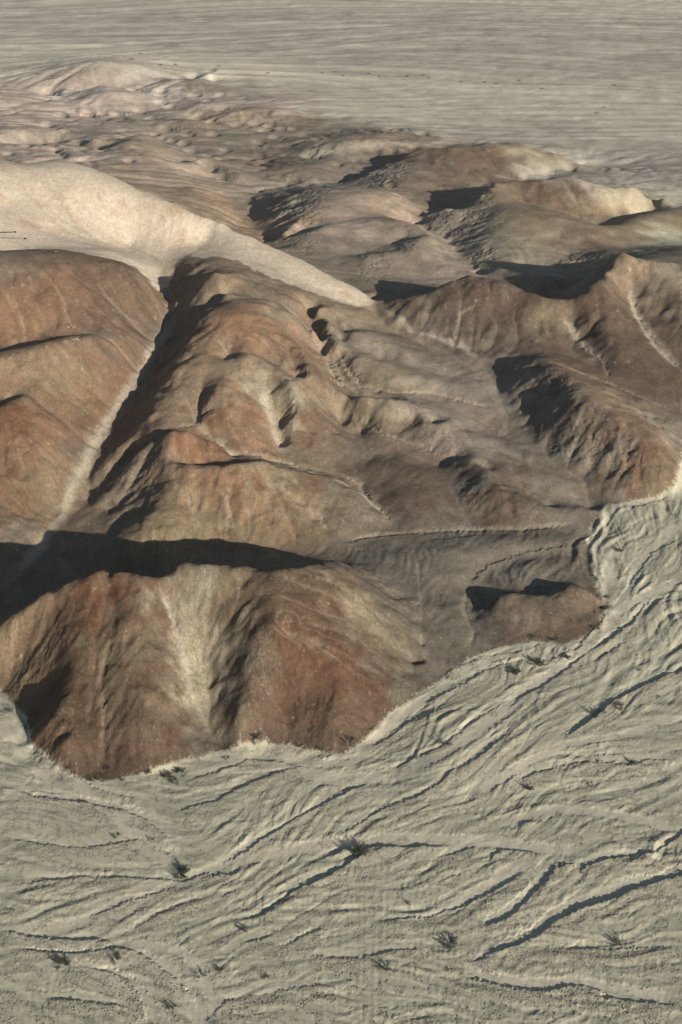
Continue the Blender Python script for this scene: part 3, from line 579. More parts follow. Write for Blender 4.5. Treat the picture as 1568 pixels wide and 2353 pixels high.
# --- the old figure scratched on the red slope: outline, eyes, mouth, side lines
def oval(cx, cy, a, b, rot, n_=20, s0=0, s1=2*math.pi):
    return [(cx+a*math.cos(t)*math.cos(rot)-b*math.sin(t)*math.sin(rot), cy+a*math.cos(t)*math.sin(rot)+b*math.sin(t)*math.cos(rot)) for t in np.linspace(s0, s1, n_)]
c_ = lambda x, y: ((1000+x*400/1568)/1.7411, (2350+y*300/1176)/1.7411)
FIG = [[c_(*p) for p in [(480,380),(440,440),(420,520),(450,590),(530,670),(610,730),(670,765),(720,745),(745,710)]], [c_(*p) for p in [(450,400),(500,365),(580,365),(680,400),(750,450),(785,510),(785,580),(800,625),(880,650),(1000,680),(1140,750),(1300,810),(1500,880)]],
 [c_(*p) for p in oval(608,500,60,34,.7)], [c_(*p) for p in oval(572,592,56,34,.7)], [c_(*p) for p in [(800,510),(840,475),(900,480),(950,500)]], [c_(*p) for p in [(340,610),(420,660),(500,730),(600,800),(700,860),(820,930)]], [c_(*p) for p in [(960,850),(1080,920),(1180,1000),(1330,1100),(1450,1170)]],
 [c_(*p) for p in [(440,130),(640,200),(850,290),(1080,380),(1300,460),(1550,530)]]]
fig = np.zeros(shape, np.float32)
for pl in FIG:
    q = line_field(pl, 1.6, 0)
    if q is None: continue
    sl_, d, f = q; m_ = np.exp(-(d/.34)**2); fig[sl_] = np.maximum(fig[sl_], m_)
Z = Z - .16*fig
# stones and rubble on the bars
rb = sst(.2, 1.3, fnoise(.004, .03, 1.4, seed=31) + .6*BARS + 1.6*rough - 1.5*ch_pale + .35)*WASHM
g1 = fnoise(.0009, .0028, .2, seed=33)
Z = Z + rb*(1-sst(330, 620, RHOF))*np.maximum(g1, 0)**1.5*.03
RUB = rb
# ------------------------------------------------------------------ colours of the ground (soil, dust and gravel; some shade and distance haze put into them)
PAL = {'sand':(.418,.395,.288),'pale':(.57,.52,.395),'red':(.155,.078,.044),'rb':(.13,.077,.049),'br':(.145,.098,.066),'ol':(.195,.152,.093),'gb':(.19,.155,.115),'gd':(.185,.162,.125),
 'cr':(.33,.285,.20),'wh':(.47,.395,.30),'pk':(.33,.25,.195),'mv':(.41,.365,.305),'pl':(.53,.485,.375),'dome':(.225,.135,.083),'or':(.22,.137,.082),'tan':(.245,.175,.112),'dk':(.11,.08,.06)}  # pk is pink soil lightened to carry distance haze
CP = [(200,1400,'red'),(270,1380,'red'),(330,1380,'rb'),(190,1550,'rb'),(140,1480,'or'),(80,1500,'tan'),(40,1480,'tan'),(110,1720,'or'),(180,1640,'rb'),(190,1740,'br'),(300,1720,'rb'),(380,1560,'rb'),(370,1680,'rb'),(320,1560,'rb'),(400,1730,'br'),(250,1600,'ol'),(250,1500,'ol'),
 (450,1350,'gb'),(390,1350,'rb'),(385,1450,'rb'),(372,1420,'rb'),(402,1540,'rb'),(425,1620,'rb'),(575,1470,'br'),(552,1530,'br'),(530,1600,'br'),(590,1440,'dk'),(570,1560,'br'),(430,1380,'cr'),(455,1520,'cr'),(475,1585,'cr'),(420,1400,'cr'),(450,1430,'ol'),(470,1500,'cr'),(440,1470,'cr'),(490,1550,'cr'),(460,1620,'cr'),(500,1600,'cr'),(530,1420,'tan'),(500,1370,'ol'),(540,1500,'ol'),(465,1690,'gd'),(480,1660,'gd'),  # br and dk right of the gully put the spur flank's shade into colour
 (600,1350,'br'),(560,1330,'ol'),(640,1380,'rb'),(700,1400,'rb'),(620,1450,'rb'),(600,1520,'br'),(560,1620,'br'),(700,1500,'red'),(660,1540,'red'),(640,1600,'rb'),(760,1500,'red'),(800,1540,'red'),(720,1620,'rb'),(850,1560,'rb'),(860,1500,'rb'),(800,1440,'rb'),(840,1640,'br'),(640,1690,'br'),(760,1700,'br'),
 (780,1370,'ol'),(810,1405,'cr'),(790,1385,'br'),(760,1400,'rb'),(720,1370,'rb'),(840,1440,'ol'),(880,1470,'ol'),(750,1320,'br'),(850,1350,'gb'),(900,1380,'gb'),(920,1440,'gb'),(950,1500,'gb'),(920,1560,'gb'),(1000,1500,'gd'),(1000,1400,'gd'),(1050,1450,'gd'),(980,1300,'gd'),(880,1280,'gd'),(1100,1260,'gd'),(1200,1250,'gd'),(1250,1330,'gd'),(1150,1320,'gd'),(1060,1330,'gd'),(1000,1540,'gd'),
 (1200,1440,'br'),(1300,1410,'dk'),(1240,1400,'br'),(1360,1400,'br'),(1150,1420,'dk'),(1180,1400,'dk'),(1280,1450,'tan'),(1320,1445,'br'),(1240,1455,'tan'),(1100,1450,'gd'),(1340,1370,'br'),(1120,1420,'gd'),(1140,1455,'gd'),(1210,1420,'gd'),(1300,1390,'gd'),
 (500,1210,'ol'),(400,1180,'ol'),(600,1200,'ol'),(700,1200,'ol'),(420,1100,'tan'),(560,1090,'red'),(500,1100,'dome'),(460,1150,'tan'),(560,1160,'dome'),(640,1110,'cr'),(620,1090,'ol'),(680,1130,'rb'),(720,1110,'rb'),(780,1160,'gb'),(840,1200,'gb'),(800,1120,'gb'),(640,1180,'dome'),
 (440,1020,'red'),(480,1030,'red'),(410,1030,'dome'),(540,960,'red'),(580,1000,'dome'),(520,920,'dome'),(560,1030,'br'),(470,950,'gb'),(620,950,'cr'),(630,900,'cr'),(600,880,'gb'),(580,850,'ol'),(660,960,'gd'),(640,1010,'gd'),(700,960,'red'),(740,980,'rb'),(760,1030,'br'),(720,1050,'ol'),(680,1050,'ol'),(800,1000,'br'),(840,1040,'gb'),
 (500,660,'gb'),(460,650,'tan'),(560,680,'tan'),(520,740,'dome'),(580,740,'dome'),(480,780,'tan'),(500,830,'tan'),(440,860,'tan'),(420,950,'tan'),(380,930,'tan'),(560,790,'dome'),(640,760,'dome'),(640,830,'br'),(700,900,'ol'),(740,880,'br'),(700,740,'br'),(620,700,'gb'),(360,1050,'gb'),(300,1100,'gb'),(250,1190,'gb'),(350,1200,'ol'),
 (100,620,'br'),(200,620,'br'),(60,600,'gb'),(50,700,'dome'),(150,700,'dome'),(250,640,'br'),(300,680,'br'),(220,720,'rb'),(350,780,'gb'),(300,740,'br'),(100,760,'dome'),(240,770,'gb'),(50,860,'tan'),(150,820,'tan'),(250,850,'dome'),(300,830,'dome'),(160,880,'ol'),(80,980,'dome'),(30,960,'red'),(200,960,'dome'),(100,1060,'tan'),(40,1150,'dome'),(100,1160,'ol'),(30,1050,'red'),(60,1250,'gb'),(20,1300,'gb'),(150,1120,'tan'),(240,920,'dome'),(330,860,'br'),(200,1050,'gb'),(-100,900,'dome'),(-100,1200,'tan'),
 (800,760,'gb'),(780,730,'ol'),(900,750,'ol'),(850,800,'gb'),(940,800,'gb'),(1000,860,'gb'),(1080,880,'gb'),(880,860,'ol'),(830,840,'ol'),(1100,830,'gb'),(860,940,'ol'),(950,930,'gb'),(1050,950,'gb'),(900,1000,'br'),(1000,1020,'gb'),(1100,1020,'gb'),(1180,1040,'gb'),(950,1050,'br'),(1000,1080,'br'),(900,1100,'br'),(950,1150,'br'),(880,1060,'br'),(1030,1130,'br'),(1150,1080,'br'),(1100,1160,'rb'),(1180,1160,'rb'),(1080,1110,'gd'),(1200,1190,'ol'),(1280,1190,'gd'),(1300,1130,'gd'),(1050,1190,'gd'),
 (950,720,'gb'),(900,710,'tan'),(1000,700,'br'),(1050,680,'rb'),(1100,660,'br'),(1120,720,'rb'),(1180,740,'rb'),(1200,700,'red'),(1080,740,'br'),(1220,780,'br'),(1150,790,'br'),(1260,740,'tan'),(1300,760,'ol'),(1380,780,'rb'),(1350,720,'rb'),(1400,700,'rb'),(1420,780,'br'),(1440,660,'br'),(1480,700,'ol'),(1460,620,'tan'),(1540,740,'rb'),(1520,640,'cr'),(1560,680,'ol'),(1480,860,'rb'),(1540,900,'br'),(1420,860,'br'),(1320,850,'rb'),(1300,840,'br'),(1450,940,'tan'),(1500,960,'gb'),(1540,980,'gd'),(1370,900,'tan'),
 (1200,860,'dk'),(1250,900,'dk'),(1280,930,'gd'),(1350,980,'dk'),(1320,1010,'gd'),(1380,1000,'dk'),(1300,960,'dk'),(1400,1040,'gd'),(1450,1100,'rb'),(1500,1100,'br'),(1480,1050,'rb'),(1520,1130,'ol'),(1430,1000,'rb'),(1180,910,'gd'),(1260,1060,'gd'),(1140,890,'gd'),(1350,1130,'gd'),  # dk on ridge W's left flank: dark rock with its shade painted in
 (800,520,'pk'),(860,480,'pk'),(900,500,'tan'),(760,560,'gb'),(850,640,'gb'),(950,600,'gb'),(1020,610,'pk'),(700,580,'gb'),(680,470,'gd'),(1040,540,'gd'),(1080,510,'gd'),(1060,480,'gd'),(1120,570,'gd'),(1160,540,'cr'),(1180,580,'cr'),(1150,500,'ol'),(1220,540,'ol'),(1260,550,'cr'),(1320,550,'rb'),(1200,500,'tan'),(1160,450,'ol'),(1250,440,'rb'),(1320,450,'rb'),(1200,430,'br'),(1380,450,'tan'),(1440,460,'cr'),(1300,480,'br'),(1400,500,'ol'),(1450,520,'ol'),(1520,500,'ol'),(1540,550,'sand'),
 (960,400,'gb'),(1050,370,'rb'),(1100,360,'br'),(1150,350,'br'),(1220,350,'cr'),(1270,360,'ol'),(900,400,'gd'),(1000,420,'br'),(1120,400,'br'),(840,390,'gb'),(780,380,'gb'),(850,325,'tan'),(900,340,'br'),(760,340,'gb'),(740,350,'gd'),(680,370,'br'),(650,400,'gb'),
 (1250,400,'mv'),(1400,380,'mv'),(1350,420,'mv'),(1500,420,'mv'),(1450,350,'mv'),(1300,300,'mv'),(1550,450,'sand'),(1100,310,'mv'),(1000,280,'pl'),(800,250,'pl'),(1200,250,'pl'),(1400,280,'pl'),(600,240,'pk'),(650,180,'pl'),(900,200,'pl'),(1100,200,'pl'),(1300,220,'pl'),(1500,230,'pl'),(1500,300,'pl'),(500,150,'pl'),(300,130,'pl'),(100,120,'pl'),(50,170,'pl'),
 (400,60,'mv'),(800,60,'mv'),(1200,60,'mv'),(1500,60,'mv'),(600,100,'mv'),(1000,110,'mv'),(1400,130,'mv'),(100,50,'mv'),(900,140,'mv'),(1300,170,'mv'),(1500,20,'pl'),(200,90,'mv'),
 (250,170,'pk'),(300,170,'mv'),(200,210,'mv'),(240,210,'pk'),(280,220,'pk'),(400,200,'mv'),(450,190,'gb'),(60,200,'pk'),(100,240,'pk'),(20,240,'pk'),(80,280,'pk'),(150,300,'gb'),(30,320,'pk'),(100,330,'gb'),(180,260,'pk'),(400,250,'pk'),(350,260,'gb'),(300,290,'gb'),(480,255,'tan'),(560,265,'tan'),(450,290,'tan'),(560,310,'gb'),(640,330,'gb'),(500,340,'gb'),(700,290,'gb'),
 (240,360,'pk'),(330,370,'or'),(380,380,'pk'),(300,330,'tan'),(450,400,'tan'),(400,420,'tan'),(500,450,'or'),(560,500,'tan'),(600,540,'tan'),(520,420,'gb'),(580,450,'gb'),(600,480,'gb'),(480,380,'gb'),(150,360,'pk')]
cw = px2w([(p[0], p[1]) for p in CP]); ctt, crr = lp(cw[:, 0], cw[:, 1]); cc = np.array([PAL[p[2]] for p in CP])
for _i, p in enumerate(CP):
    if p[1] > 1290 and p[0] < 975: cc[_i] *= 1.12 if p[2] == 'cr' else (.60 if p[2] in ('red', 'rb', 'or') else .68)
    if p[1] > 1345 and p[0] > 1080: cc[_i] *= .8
    if p[1] > 585 and p[0] < 400 and p[1] < 1290: cc[_i] *= .76
    if 585 < p[1] < 1260 and 400 <= p[0] < 860: cc[_i] *= .93
    for (ua, ub, va, vb, fc, ds) in ((930,1300,630,830,.62,.35),(1340,1568,640,900,.78,.25),(770,1220,740,1060,1.30,.25),(860,1290,1055,1215,.80,.25),(0,640,200,470,1.28,.3),(700,1100,300,420,1.08,.25),(620,1100,430,660,1.1,.15),(230,360,1360,1460,1.25,0),(860,1360,1215,1560,.9,.1)):  # regional tone: hill Y's dim face darkened, shaded slopes lightened in the colour
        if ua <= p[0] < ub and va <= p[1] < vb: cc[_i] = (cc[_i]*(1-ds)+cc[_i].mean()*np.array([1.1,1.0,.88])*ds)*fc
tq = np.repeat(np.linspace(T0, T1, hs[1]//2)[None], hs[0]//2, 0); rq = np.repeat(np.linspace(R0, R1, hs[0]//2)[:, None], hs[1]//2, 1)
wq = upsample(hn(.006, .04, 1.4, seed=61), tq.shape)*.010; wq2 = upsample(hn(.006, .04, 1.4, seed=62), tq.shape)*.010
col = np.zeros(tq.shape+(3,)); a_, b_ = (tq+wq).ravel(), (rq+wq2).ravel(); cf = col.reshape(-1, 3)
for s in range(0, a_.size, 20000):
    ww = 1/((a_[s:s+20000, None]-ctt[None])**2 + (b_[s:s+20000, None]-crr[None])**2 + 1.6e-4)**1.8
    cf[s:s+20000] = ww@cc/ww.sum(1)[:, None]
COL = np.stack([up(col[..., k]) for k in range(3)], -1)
def mixc(base, c, m): return base*(1-m[..., None]) + np.array(c, np.float32)*m[..., None]
# patchy soil, then dust in rills, gravel, sand
b1 = fnoise(.004, .05, 1.5, seed=71); b2 = fnoise(.001, .008, .8, seed=72)
COL *= (1 + .08*b1 + .05*b2 + HILLW*(.3+.7*HILLM)*(.075*D1 + .06*D2_))[..., None]; b3 = fnoise(.0006, .003, .3, seed=73); COL *= (1 + .05*b3*HILLW)[..., None]
cmk = sst(.16, .23, COL.mean(-1))*HILLW*(1-sst(430, 520, RHOF)); COL = mixc(COL, (.15,.12,.085), cmk*sst(.0, 1.1, fnoise(.0008, .004, .5, seed=74)+.5*D2_)*.55)
sandc = mixc(np.broadcast_to(np.array(PAL['sand'], np.float32), shape+(3,)), PAL['pale'], np.clip(.45*ch_pale + .25*CHM + .30*np.clip(-BARS-.3, 0, 2) + .30*np.clip(STREAK, -1, 2), 0, 1))
sandc = mixc(sandc, (.33, .30, .225), np.clip(RUB*.5 + rough*.2 + .25*np.clip(BARS-.2, 0, 2), 0, 1))
FPALE = np.zeros(shape, np.float32)
for pl, wd in [([(396,700),(398,735),(366,785),(340,830),(305,885),(272,930),(235,985),(205,1040),(182,1095),(150,1170),(90,1260),(0,1350)],2.0),([(365,1345),(390,1400),(408,1460),(430,1540),(445,1620)],1.1),([(455,978),(490,1010),(525,1040),(590,1050),(650,1064),(720,1088),(785,1106),(840,1143),(888,1182),(895,1208)],1.1),([(603,885),(612,930),(628,985),(645,1035)],2.2),([(1450,640),(1459,717),(1509,797),(1566,850)],2.2),([(1290,720),(1340,790),(1390,830)],1.6),([(868,705),(950,765),(1070,800),(1110,835)],1.6),([(-60,95),(60,92),(200,108),(260,112),(300,125),(340,132)],22),([(300,125),(420,140),(480,152),(640,162),(800,176),(1000,186),(1200,204),(1400,200)],26),([(1034,124),(1114,126),(1250,128),(1349,133),(1479,106),(1600,99)],20),([(784,156),(900,158),(1024,166),(1204,186),(1400,190),(1600,198)],14),
 ([(1264,253),(1414,248),(1600,230)],12),([(880,280),(1134,280),(1204,295),(1264,310)],10),([(1359,295),(1460,303),(1600,318)],9),([(-60,6),(300,9),(600,8),(784,14),(1000,6),(1200,8)],60),([(1100,34),(1284,30),(1409,24),(1600,25)],26),([(500,60),(620,56),(760,62),(900,56)],18),([(100,140),(220,150),(330,160),(480,172),(520,205)],18),
 ([(230,245),(290,268),(340,272),(330,290)],7),([(860,410),(780,430),(720,395)],3),([(1180,408),(1310,386),(1370,348),(1420,322)],8),([(1545,480),(1532,432),(1450,412)],6),([(330,262),(420,262),(560,235),(700,240),(900,262)],14),([(650,360),(740,355),(840,335),(980,330),(1060,322)],6),([(700,210),(900,225),(1100,232),(1300,225),(1500,240)],14),
 ([(120,175),(60,180),(-40,185)],14),([(600,110),(760,104),(900,112),(1050,100)],16),([(0,50),(140,44),(300,52)],18),([(1200,70),(1330,76),(1568,70)],20)]:
    q = line_field(pl, wd*2)
    if q is None: continue
    sl_, dd_, f = q; FPALE[sl_] = np.maximum(FPALE[sl_], np.exp(-(dd_/wd)**2)*sst(0, .15, f)*sst(0, .15, 1-f))
COL = mixc(COL, (.56,.51,.40), FPALE*(.38+.17*PLAINM)*(1-WHITEM))
_nb = blur(WFULL, 3.2, 4.5); WCOL = np.clip(WFULL + .8*sst(.12, .62, _nb + .10*b2 + .05*D1), 0, 1).astype(np.float32)
COL = COL*(1-WCOL[..., None]) + sandc*WCOL[..., None]
HW = HILLW*(1-WHITEM)
COL = mixc(COL, (.38,.32,.235), np.clip(HW*(sst(.8, 2.6, CH)*.15*sst(330, 600, RHOF) + sst(.5, 1.6, FINE)*.10*sst(380, 700, RHOF)*(.3+HILLM)) + pale_r*.24*sst(300, 620, RHOF) + pale_r*.08, 0, .9)*(1-.5*PLAINM))
st = STREAK*PLAINM
COL = mixc(COL, (.60,.55,.44), np.clip(sst(.7, 2.2, st), 0, 1)*.55); COL *= (1 - .09*np.clip(-st, 0, 2))[..., None]
# pale foot of slopes: wind-blown sand against the hills
bw = blur(m_wash, 2*Q, 3*Q); ft2 = up(sst(.25, .6, bw)*(1-sst(.75, .98, bw))*sst(.02, .2, blur(sl, 4, 4)))
COL = mixc(COL, (.42,.37,.27), ft2*sst(-1.0, 1.0, b1+b2*.6)*.22)
whc = mixc(np.broadcast_to(np.array(PAL['wh'], np.float32), shape+(3,)), (.40,.265,.165), sst(.3, 2.0, .8*fnoise(.008, .06, 1.4, seed=81)+.7*D2_)*.55)
whc = mixc(whc, (.52,.45,.36), sst(.3, 1.8, fnoise(.003, .05, 1.3, (.35, 1.5), seed=82))*.6); whc = whc*(1+.07*b2+.05*b3-.10*np.clip(CH, 0, 1.5))[..., None]
COL = COL*(1-WHITEM[..., None]) + whc*WHITEM[..., None]
COL = mixc(COL, (.36,.27,.19), fig*.2)
COL = np.clip(COL, .02, .9).astype(np.float32)
GR = np.clip(.35 + .7*RUB + .5*HILLW*(1-WHITEM) + .4*ROCK, 0, 1.5)*(1-.7*sst(900, 1800, RHOF))
# ------------------------------------------------------------------ mesh
def grid_mesh(name, mask_faces, Zs, attrs):
    idx = np.arange(NR*NT).reshape(NR, NT)
    quads = np.stack([idx[:-1, :-1], idx[:-1, 1:], idx[1:, 1:], idx[1:, :-1]], -1)
    quads = quads[mask_faces]
    used = np.zeros(NR*NT, bool); used[quads.ravel()] = True
    remap = np.cumsum(used) - 1
    q = remap[quads].astype(np.int32)
    co = np.stack([X.ravel()[used], Y.ravel()[used], Zs.ravel()[used]], -1).astype(np.float32)
    m = bpy.data.meshes.new(name)
    m.vertices.add(len(co)); m.vertices.foreach_set('co', co.ravel())
    m.loops.add(q.size); m.loops.foreach_set('vertex_index', q.ravel())
    m.polygons.add(len(q)); m.polygons.foreach_set('loop_start', np.arange(0, q.size, 4, dtype=np.int32))
    m.polygons.foreach_set('use_smooth', np.ones(len(q), bool))
    m.update(calc_edges=True)
    for an, arr in attrs.items():
        if arr.ndim == 3:
            at = m.attributes.new(an, 'FLOAT_COLOR', 'POINT')
            v = np.ones((len(co), 4), np.float32); v[:, :3] = arr.reshape(-1, 3)[used]; at.data.foreach_set('color', v.ravel())
        else:
            at = m.attributes.new(an, 'FLOAT', 'POINT'); at.data.foreach_set('value', arr.ravel()[used].astype(np.float32))
    o = bpy.data.objects.new(name, m); C.objects.link(o)
    return o
def ground_material():
    m = bpy.data.materials.new('desert_ground'); m.use_nodes = True; t = m.node_tree; N, K_ = t.nodes, t.links
    b = N['Principled BSDF']; b.inputs['Roughness'].default_value = .95; b.inputs['Specular IOR Level'].default_value = .15
    a = N.new('ShaderNodeAttribute'); a.attribute_name = 'soil'; g = N.new('ShaderNodeAttribute'); g.attribute_name = 'grain'
    geo = N.new('ShaderNodeTexCoord')
    def noise(scale, detail, rough=.6):
        n = N.new('ShaderNodeTexNoise'); n.inputs['Scale'].default_value = scale; n.inputs['Detail'].default_value = detail; n.inputs['Roughness'].default_value = rough
        K_.new(geo.outputs['Object'], n.inputs['Vector']); return n
    n1 = noise(2.2, 5, .7); n2 = noise(.16, 4); n3 = noise(.95, 5, .75)
    def math_(op, x, y):
        k = N.new('ShaderNodeMath'); k.operation = op
        for i, s in enumerate((x, y)):
            if isinstance(s, (int, float)): k.inputs[i].default_value = s
            else: K_.new(s, k.inputs[i])
        return k.outputs[0]
    amp = math_('MULTIPLY', math_('SUBTRACT', n1.outputs['Fac'], .5), math_('MULTIPLY', g.outputs['Fac'], 1.5))
    amp = math_('ADD', amp, math_('MULTIPLY', math_('SUBTRACT', n2.outputs['Fac'], .5), .35))
    amp = math_('ADD', amp, math_('MULTIPLY', math_('SUBTRACT', n3.outputs['Fac'], .5), math_('MULTIPLY', g.outputs['Fac'], 1.5)))
    f = math_('ADD', amp, 1.0)
    mx = N.new('ShaderNodeVectorMath'); mx.operation = 'SCALE'; K_.new(a.outputs['Color'], mx.inputs[0]); K_.new(f, mx.inputs['Scale'])
    K_.new(mx.outputs[0], b.inputs['Base Color'])
    bu = N.new('ShaderNodeBump'); bu.inputs['Distance'].default_value = .07; K_.new(math_('ADD', n1.outputs['Fac'], math_('MULTIPLY', n3.outputs['Fac'], 2.5)), bu.inputs['Height'])
    K_.new(math_('MULTIPLY', g.outputs['Fac'], .8), bu.inputs['Strength']); K_.new(bu.outputs[0], b.inputs['Normal'])
    return m
gm = ground_material()
mw = WFULL[:-1, :-1] > .5; mwh = WHFULL[:-1, :-1] > .5
fr_row = np.repeat(lr[:-1, None], NT-1, 1)
far_line = np.interp(th[:-1], *zip(*sorted([lpz(p) for p in [(-600,260,6),(0,180,5),(110,165,3),(180,180,6),(240,140,18),(330,190,4),(490,172,3),(520,215,3),(640,235,3),(860,285,3),(1000,320,5),(1300,370,5),(1400,400,7),(1568,400,7),(1900,400,8)]])))
mpl = (fr_row > far_line[None]) & ~mw & ~mwh
mred = (pip([(-900,1540,0)] + FOOT[1:21] + [(960,1540,1),(960,1480,4),(900,1380,9),(830,1320,10),(760,1264,5.2),(650,1268,4.8),(500,1276,4.3),(360,1290,4),(220,1268,3.5),(140,1285,3),(60,1340,2),(0,1400,1.3),(-160,1470,.3),(-900,1500,0)], TTh, RRh))
mred = (up(mred.astype(np.float32))[:-1, :-1] > .5) & ~mw
mh = ~(mw | mwh | mpl | mred)
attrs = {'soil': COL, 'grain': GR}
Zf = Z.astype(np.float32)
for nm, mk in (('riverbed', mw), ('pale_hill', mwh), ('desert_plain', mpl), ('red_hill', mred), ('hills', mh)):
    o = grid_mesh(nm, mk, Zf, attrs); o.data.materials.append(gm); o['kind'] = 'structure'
# same vertex normals on both sides of the seams
gi, gj = np.gradient(Zf, lr, th)
gx = gj/RHOF*np.cos(th)[None] + gi/RHOF*np.sin(th)[None]; gy = -gj/RHOF*np.sin(th)[None] + gi/RHOF*np.cos(th)[None]
# ------------------------------------------------------------------ ground beyond the surveyed sheet, haze
zmin = float(Zf.min())
def flat_sheet(name, half, z, mat_):
    v = [(-half, -half*.6, z), (half, -half*.6, z), (half, half, z), (-half, half, z)]
    m = bpy.data.meshes.new(name); m.from_pydata(v, [], [(0, 1, 2, 3)]); o = bpy.data.objects.new(name, m); C.objects.link(o)
    for an, val in (('soil', (.42, .37, .30, 1)),):
        at = m.attributes.new(an, 'FLOAT_COLOR', 'POINT')
        for d_ in at.data: d_.color = val
    at = m.attributes.new('grain', 'FLOAT', 'POINT'); m.materials.append(mat_); o['kind'] = 'structure'; return o
flat_sheet('ground', 8000, zmin-.6, gm)
HAZE = 0.00004
if HAZE:
    hx, y0, y1, z0, z1 = 8500, -6000, 8500, zmin-1.6, H+12
    v = [(x, y, z) for z in (z0, z1) for y in (y0, y1) for x in (-hx, hx)]
    f = [(0, 2, 3, 1), (4, 5, 7, 6), (0, 1, 5, 4), (2, 6, 7, 3), (0, 4, 6, 2), (1, 3, 7, 5)]
    m = bpy.data.meshes.new('haze'); m.from_pydata(v, [], f); o = bpy.data.objects.new('haze', m); C.objects.link(o); o['kind'] = 'stuff'
    hm = bpy.data.materials.new('haze_air'); hm.use_nodes = True; t = hm.node_tree; t.nodes.remove(t.nodes['Principled BSDF'])
    pv = t.nodes.new('ShaderNodeVolumePrincipled'); pv.inputs['Density'].default_value = HAZE; pv.inputs['Color'].default_value = (.93, .93, .93, 1); pv.inputs['Anisotropy'].default_value = .2
    t.links.new(pv.outputs[0], t.nodes['Material Output'].inputs['Volume']); m.materials.append(hm)
# ------------------------------------------------------------------ helpers for things
def simple_mat(name, c, rough=.9, var=.3, scale=6.0, metallic=0):
    m = bpy.data.materials.new(name); m.use_nodes = True; t = m.node_tree; b = t.nodes['Principled BSDF']
    b.inputs['Roughness'].default_value = rough; b.inputs['Metallic'].default_value = metallic; b.inputs['Specular IOR Level'].default_value = .2
    n = t.nodes.new('ShaderNodeTexNoise'); n.inputs['Scale'].default_value = scale; n.inputs['Detail'].default_value = 4
    tc = t.nodes.new('ShaderNodeTexCoord'); t.links.new(tc.outputs['Object'], n.inputs['Vector'])
    r = t.nodes.new('ShaderNodeValToRGB'); r.color_ramp.elements[0].position = .3; r.color_ramp.elements[1].position = .7
    r.color_ramp.elements[0].color = (*[k*(1-var) for k in c], 1); r.color_ramp.elements[1].color = (*[min(1, k*(1+var)) for k in c], 1)
    t.links.new(n.outputs['Fac'], r.inputs[0]); t.links.new(r.outputs[0], b.inputs['Base Color']); return m
M_twig = simple_mat('dry_twig', (.075, .068, .06)); M_leaf = simple_mat('desert_leaf', (.055, .062, .048), scale=2); M_stone = simple_mat('wash_stone', (.27, .245, .185), scale=.7, var=.35)
M_pale = simple_mat('pale_stone', (.46, .40, .31), var=.15); M_dark = simple_mat('dark_rod', (.03, .028, .026), .6); M_grey = simple_mat('grey_rod', (.12, .12, .11), .6); M_wing = simple_mat('white_paint', (.75, .75, .73), .35, .03)
def mesh_of(name, V, F, mat_, smooth=False):
    m = bpy.data.meshes.new(name); m.from_pydata([tuple(p) for p in V], [], F); m.materials.append(mat_)
    if smooth: m.polygons.foreach_set('use_smooth', [True]*len(m.polygons))
    return m
def tube(V, F, P, rad, k=4):
    """tapering tube along points"""
    base = len(V)
    for i, p in enumerate(P):
        a = np.array(P[min(i+1, len(P)-1)])-np.array(P[max(i-1, 0)]); a /= np.linalg.norm(a)+1e-9
        u = np.cross(a, (0.3, .1, 1)); u /= np.linalg.norm(u)+1e-9; w_ = np.cross(a, u)
        for j in range(k):
            t = 2*math.pi*j/k; V.append(np.array(p)+rad[i]*(math.cos(t)*u+math.sin(t)*w_))
    for i in range(len(P)-1):
        for j in range(k):
            a, b = base+i*k+j, base+i*k+(j+1) % k; F.append((a, b, b+k, a+k))
    F.append(tuple(base+j for j in range(k))[::-1]); F.append(tuple(base+(len(P)-1)*k+j for j in range(k)))
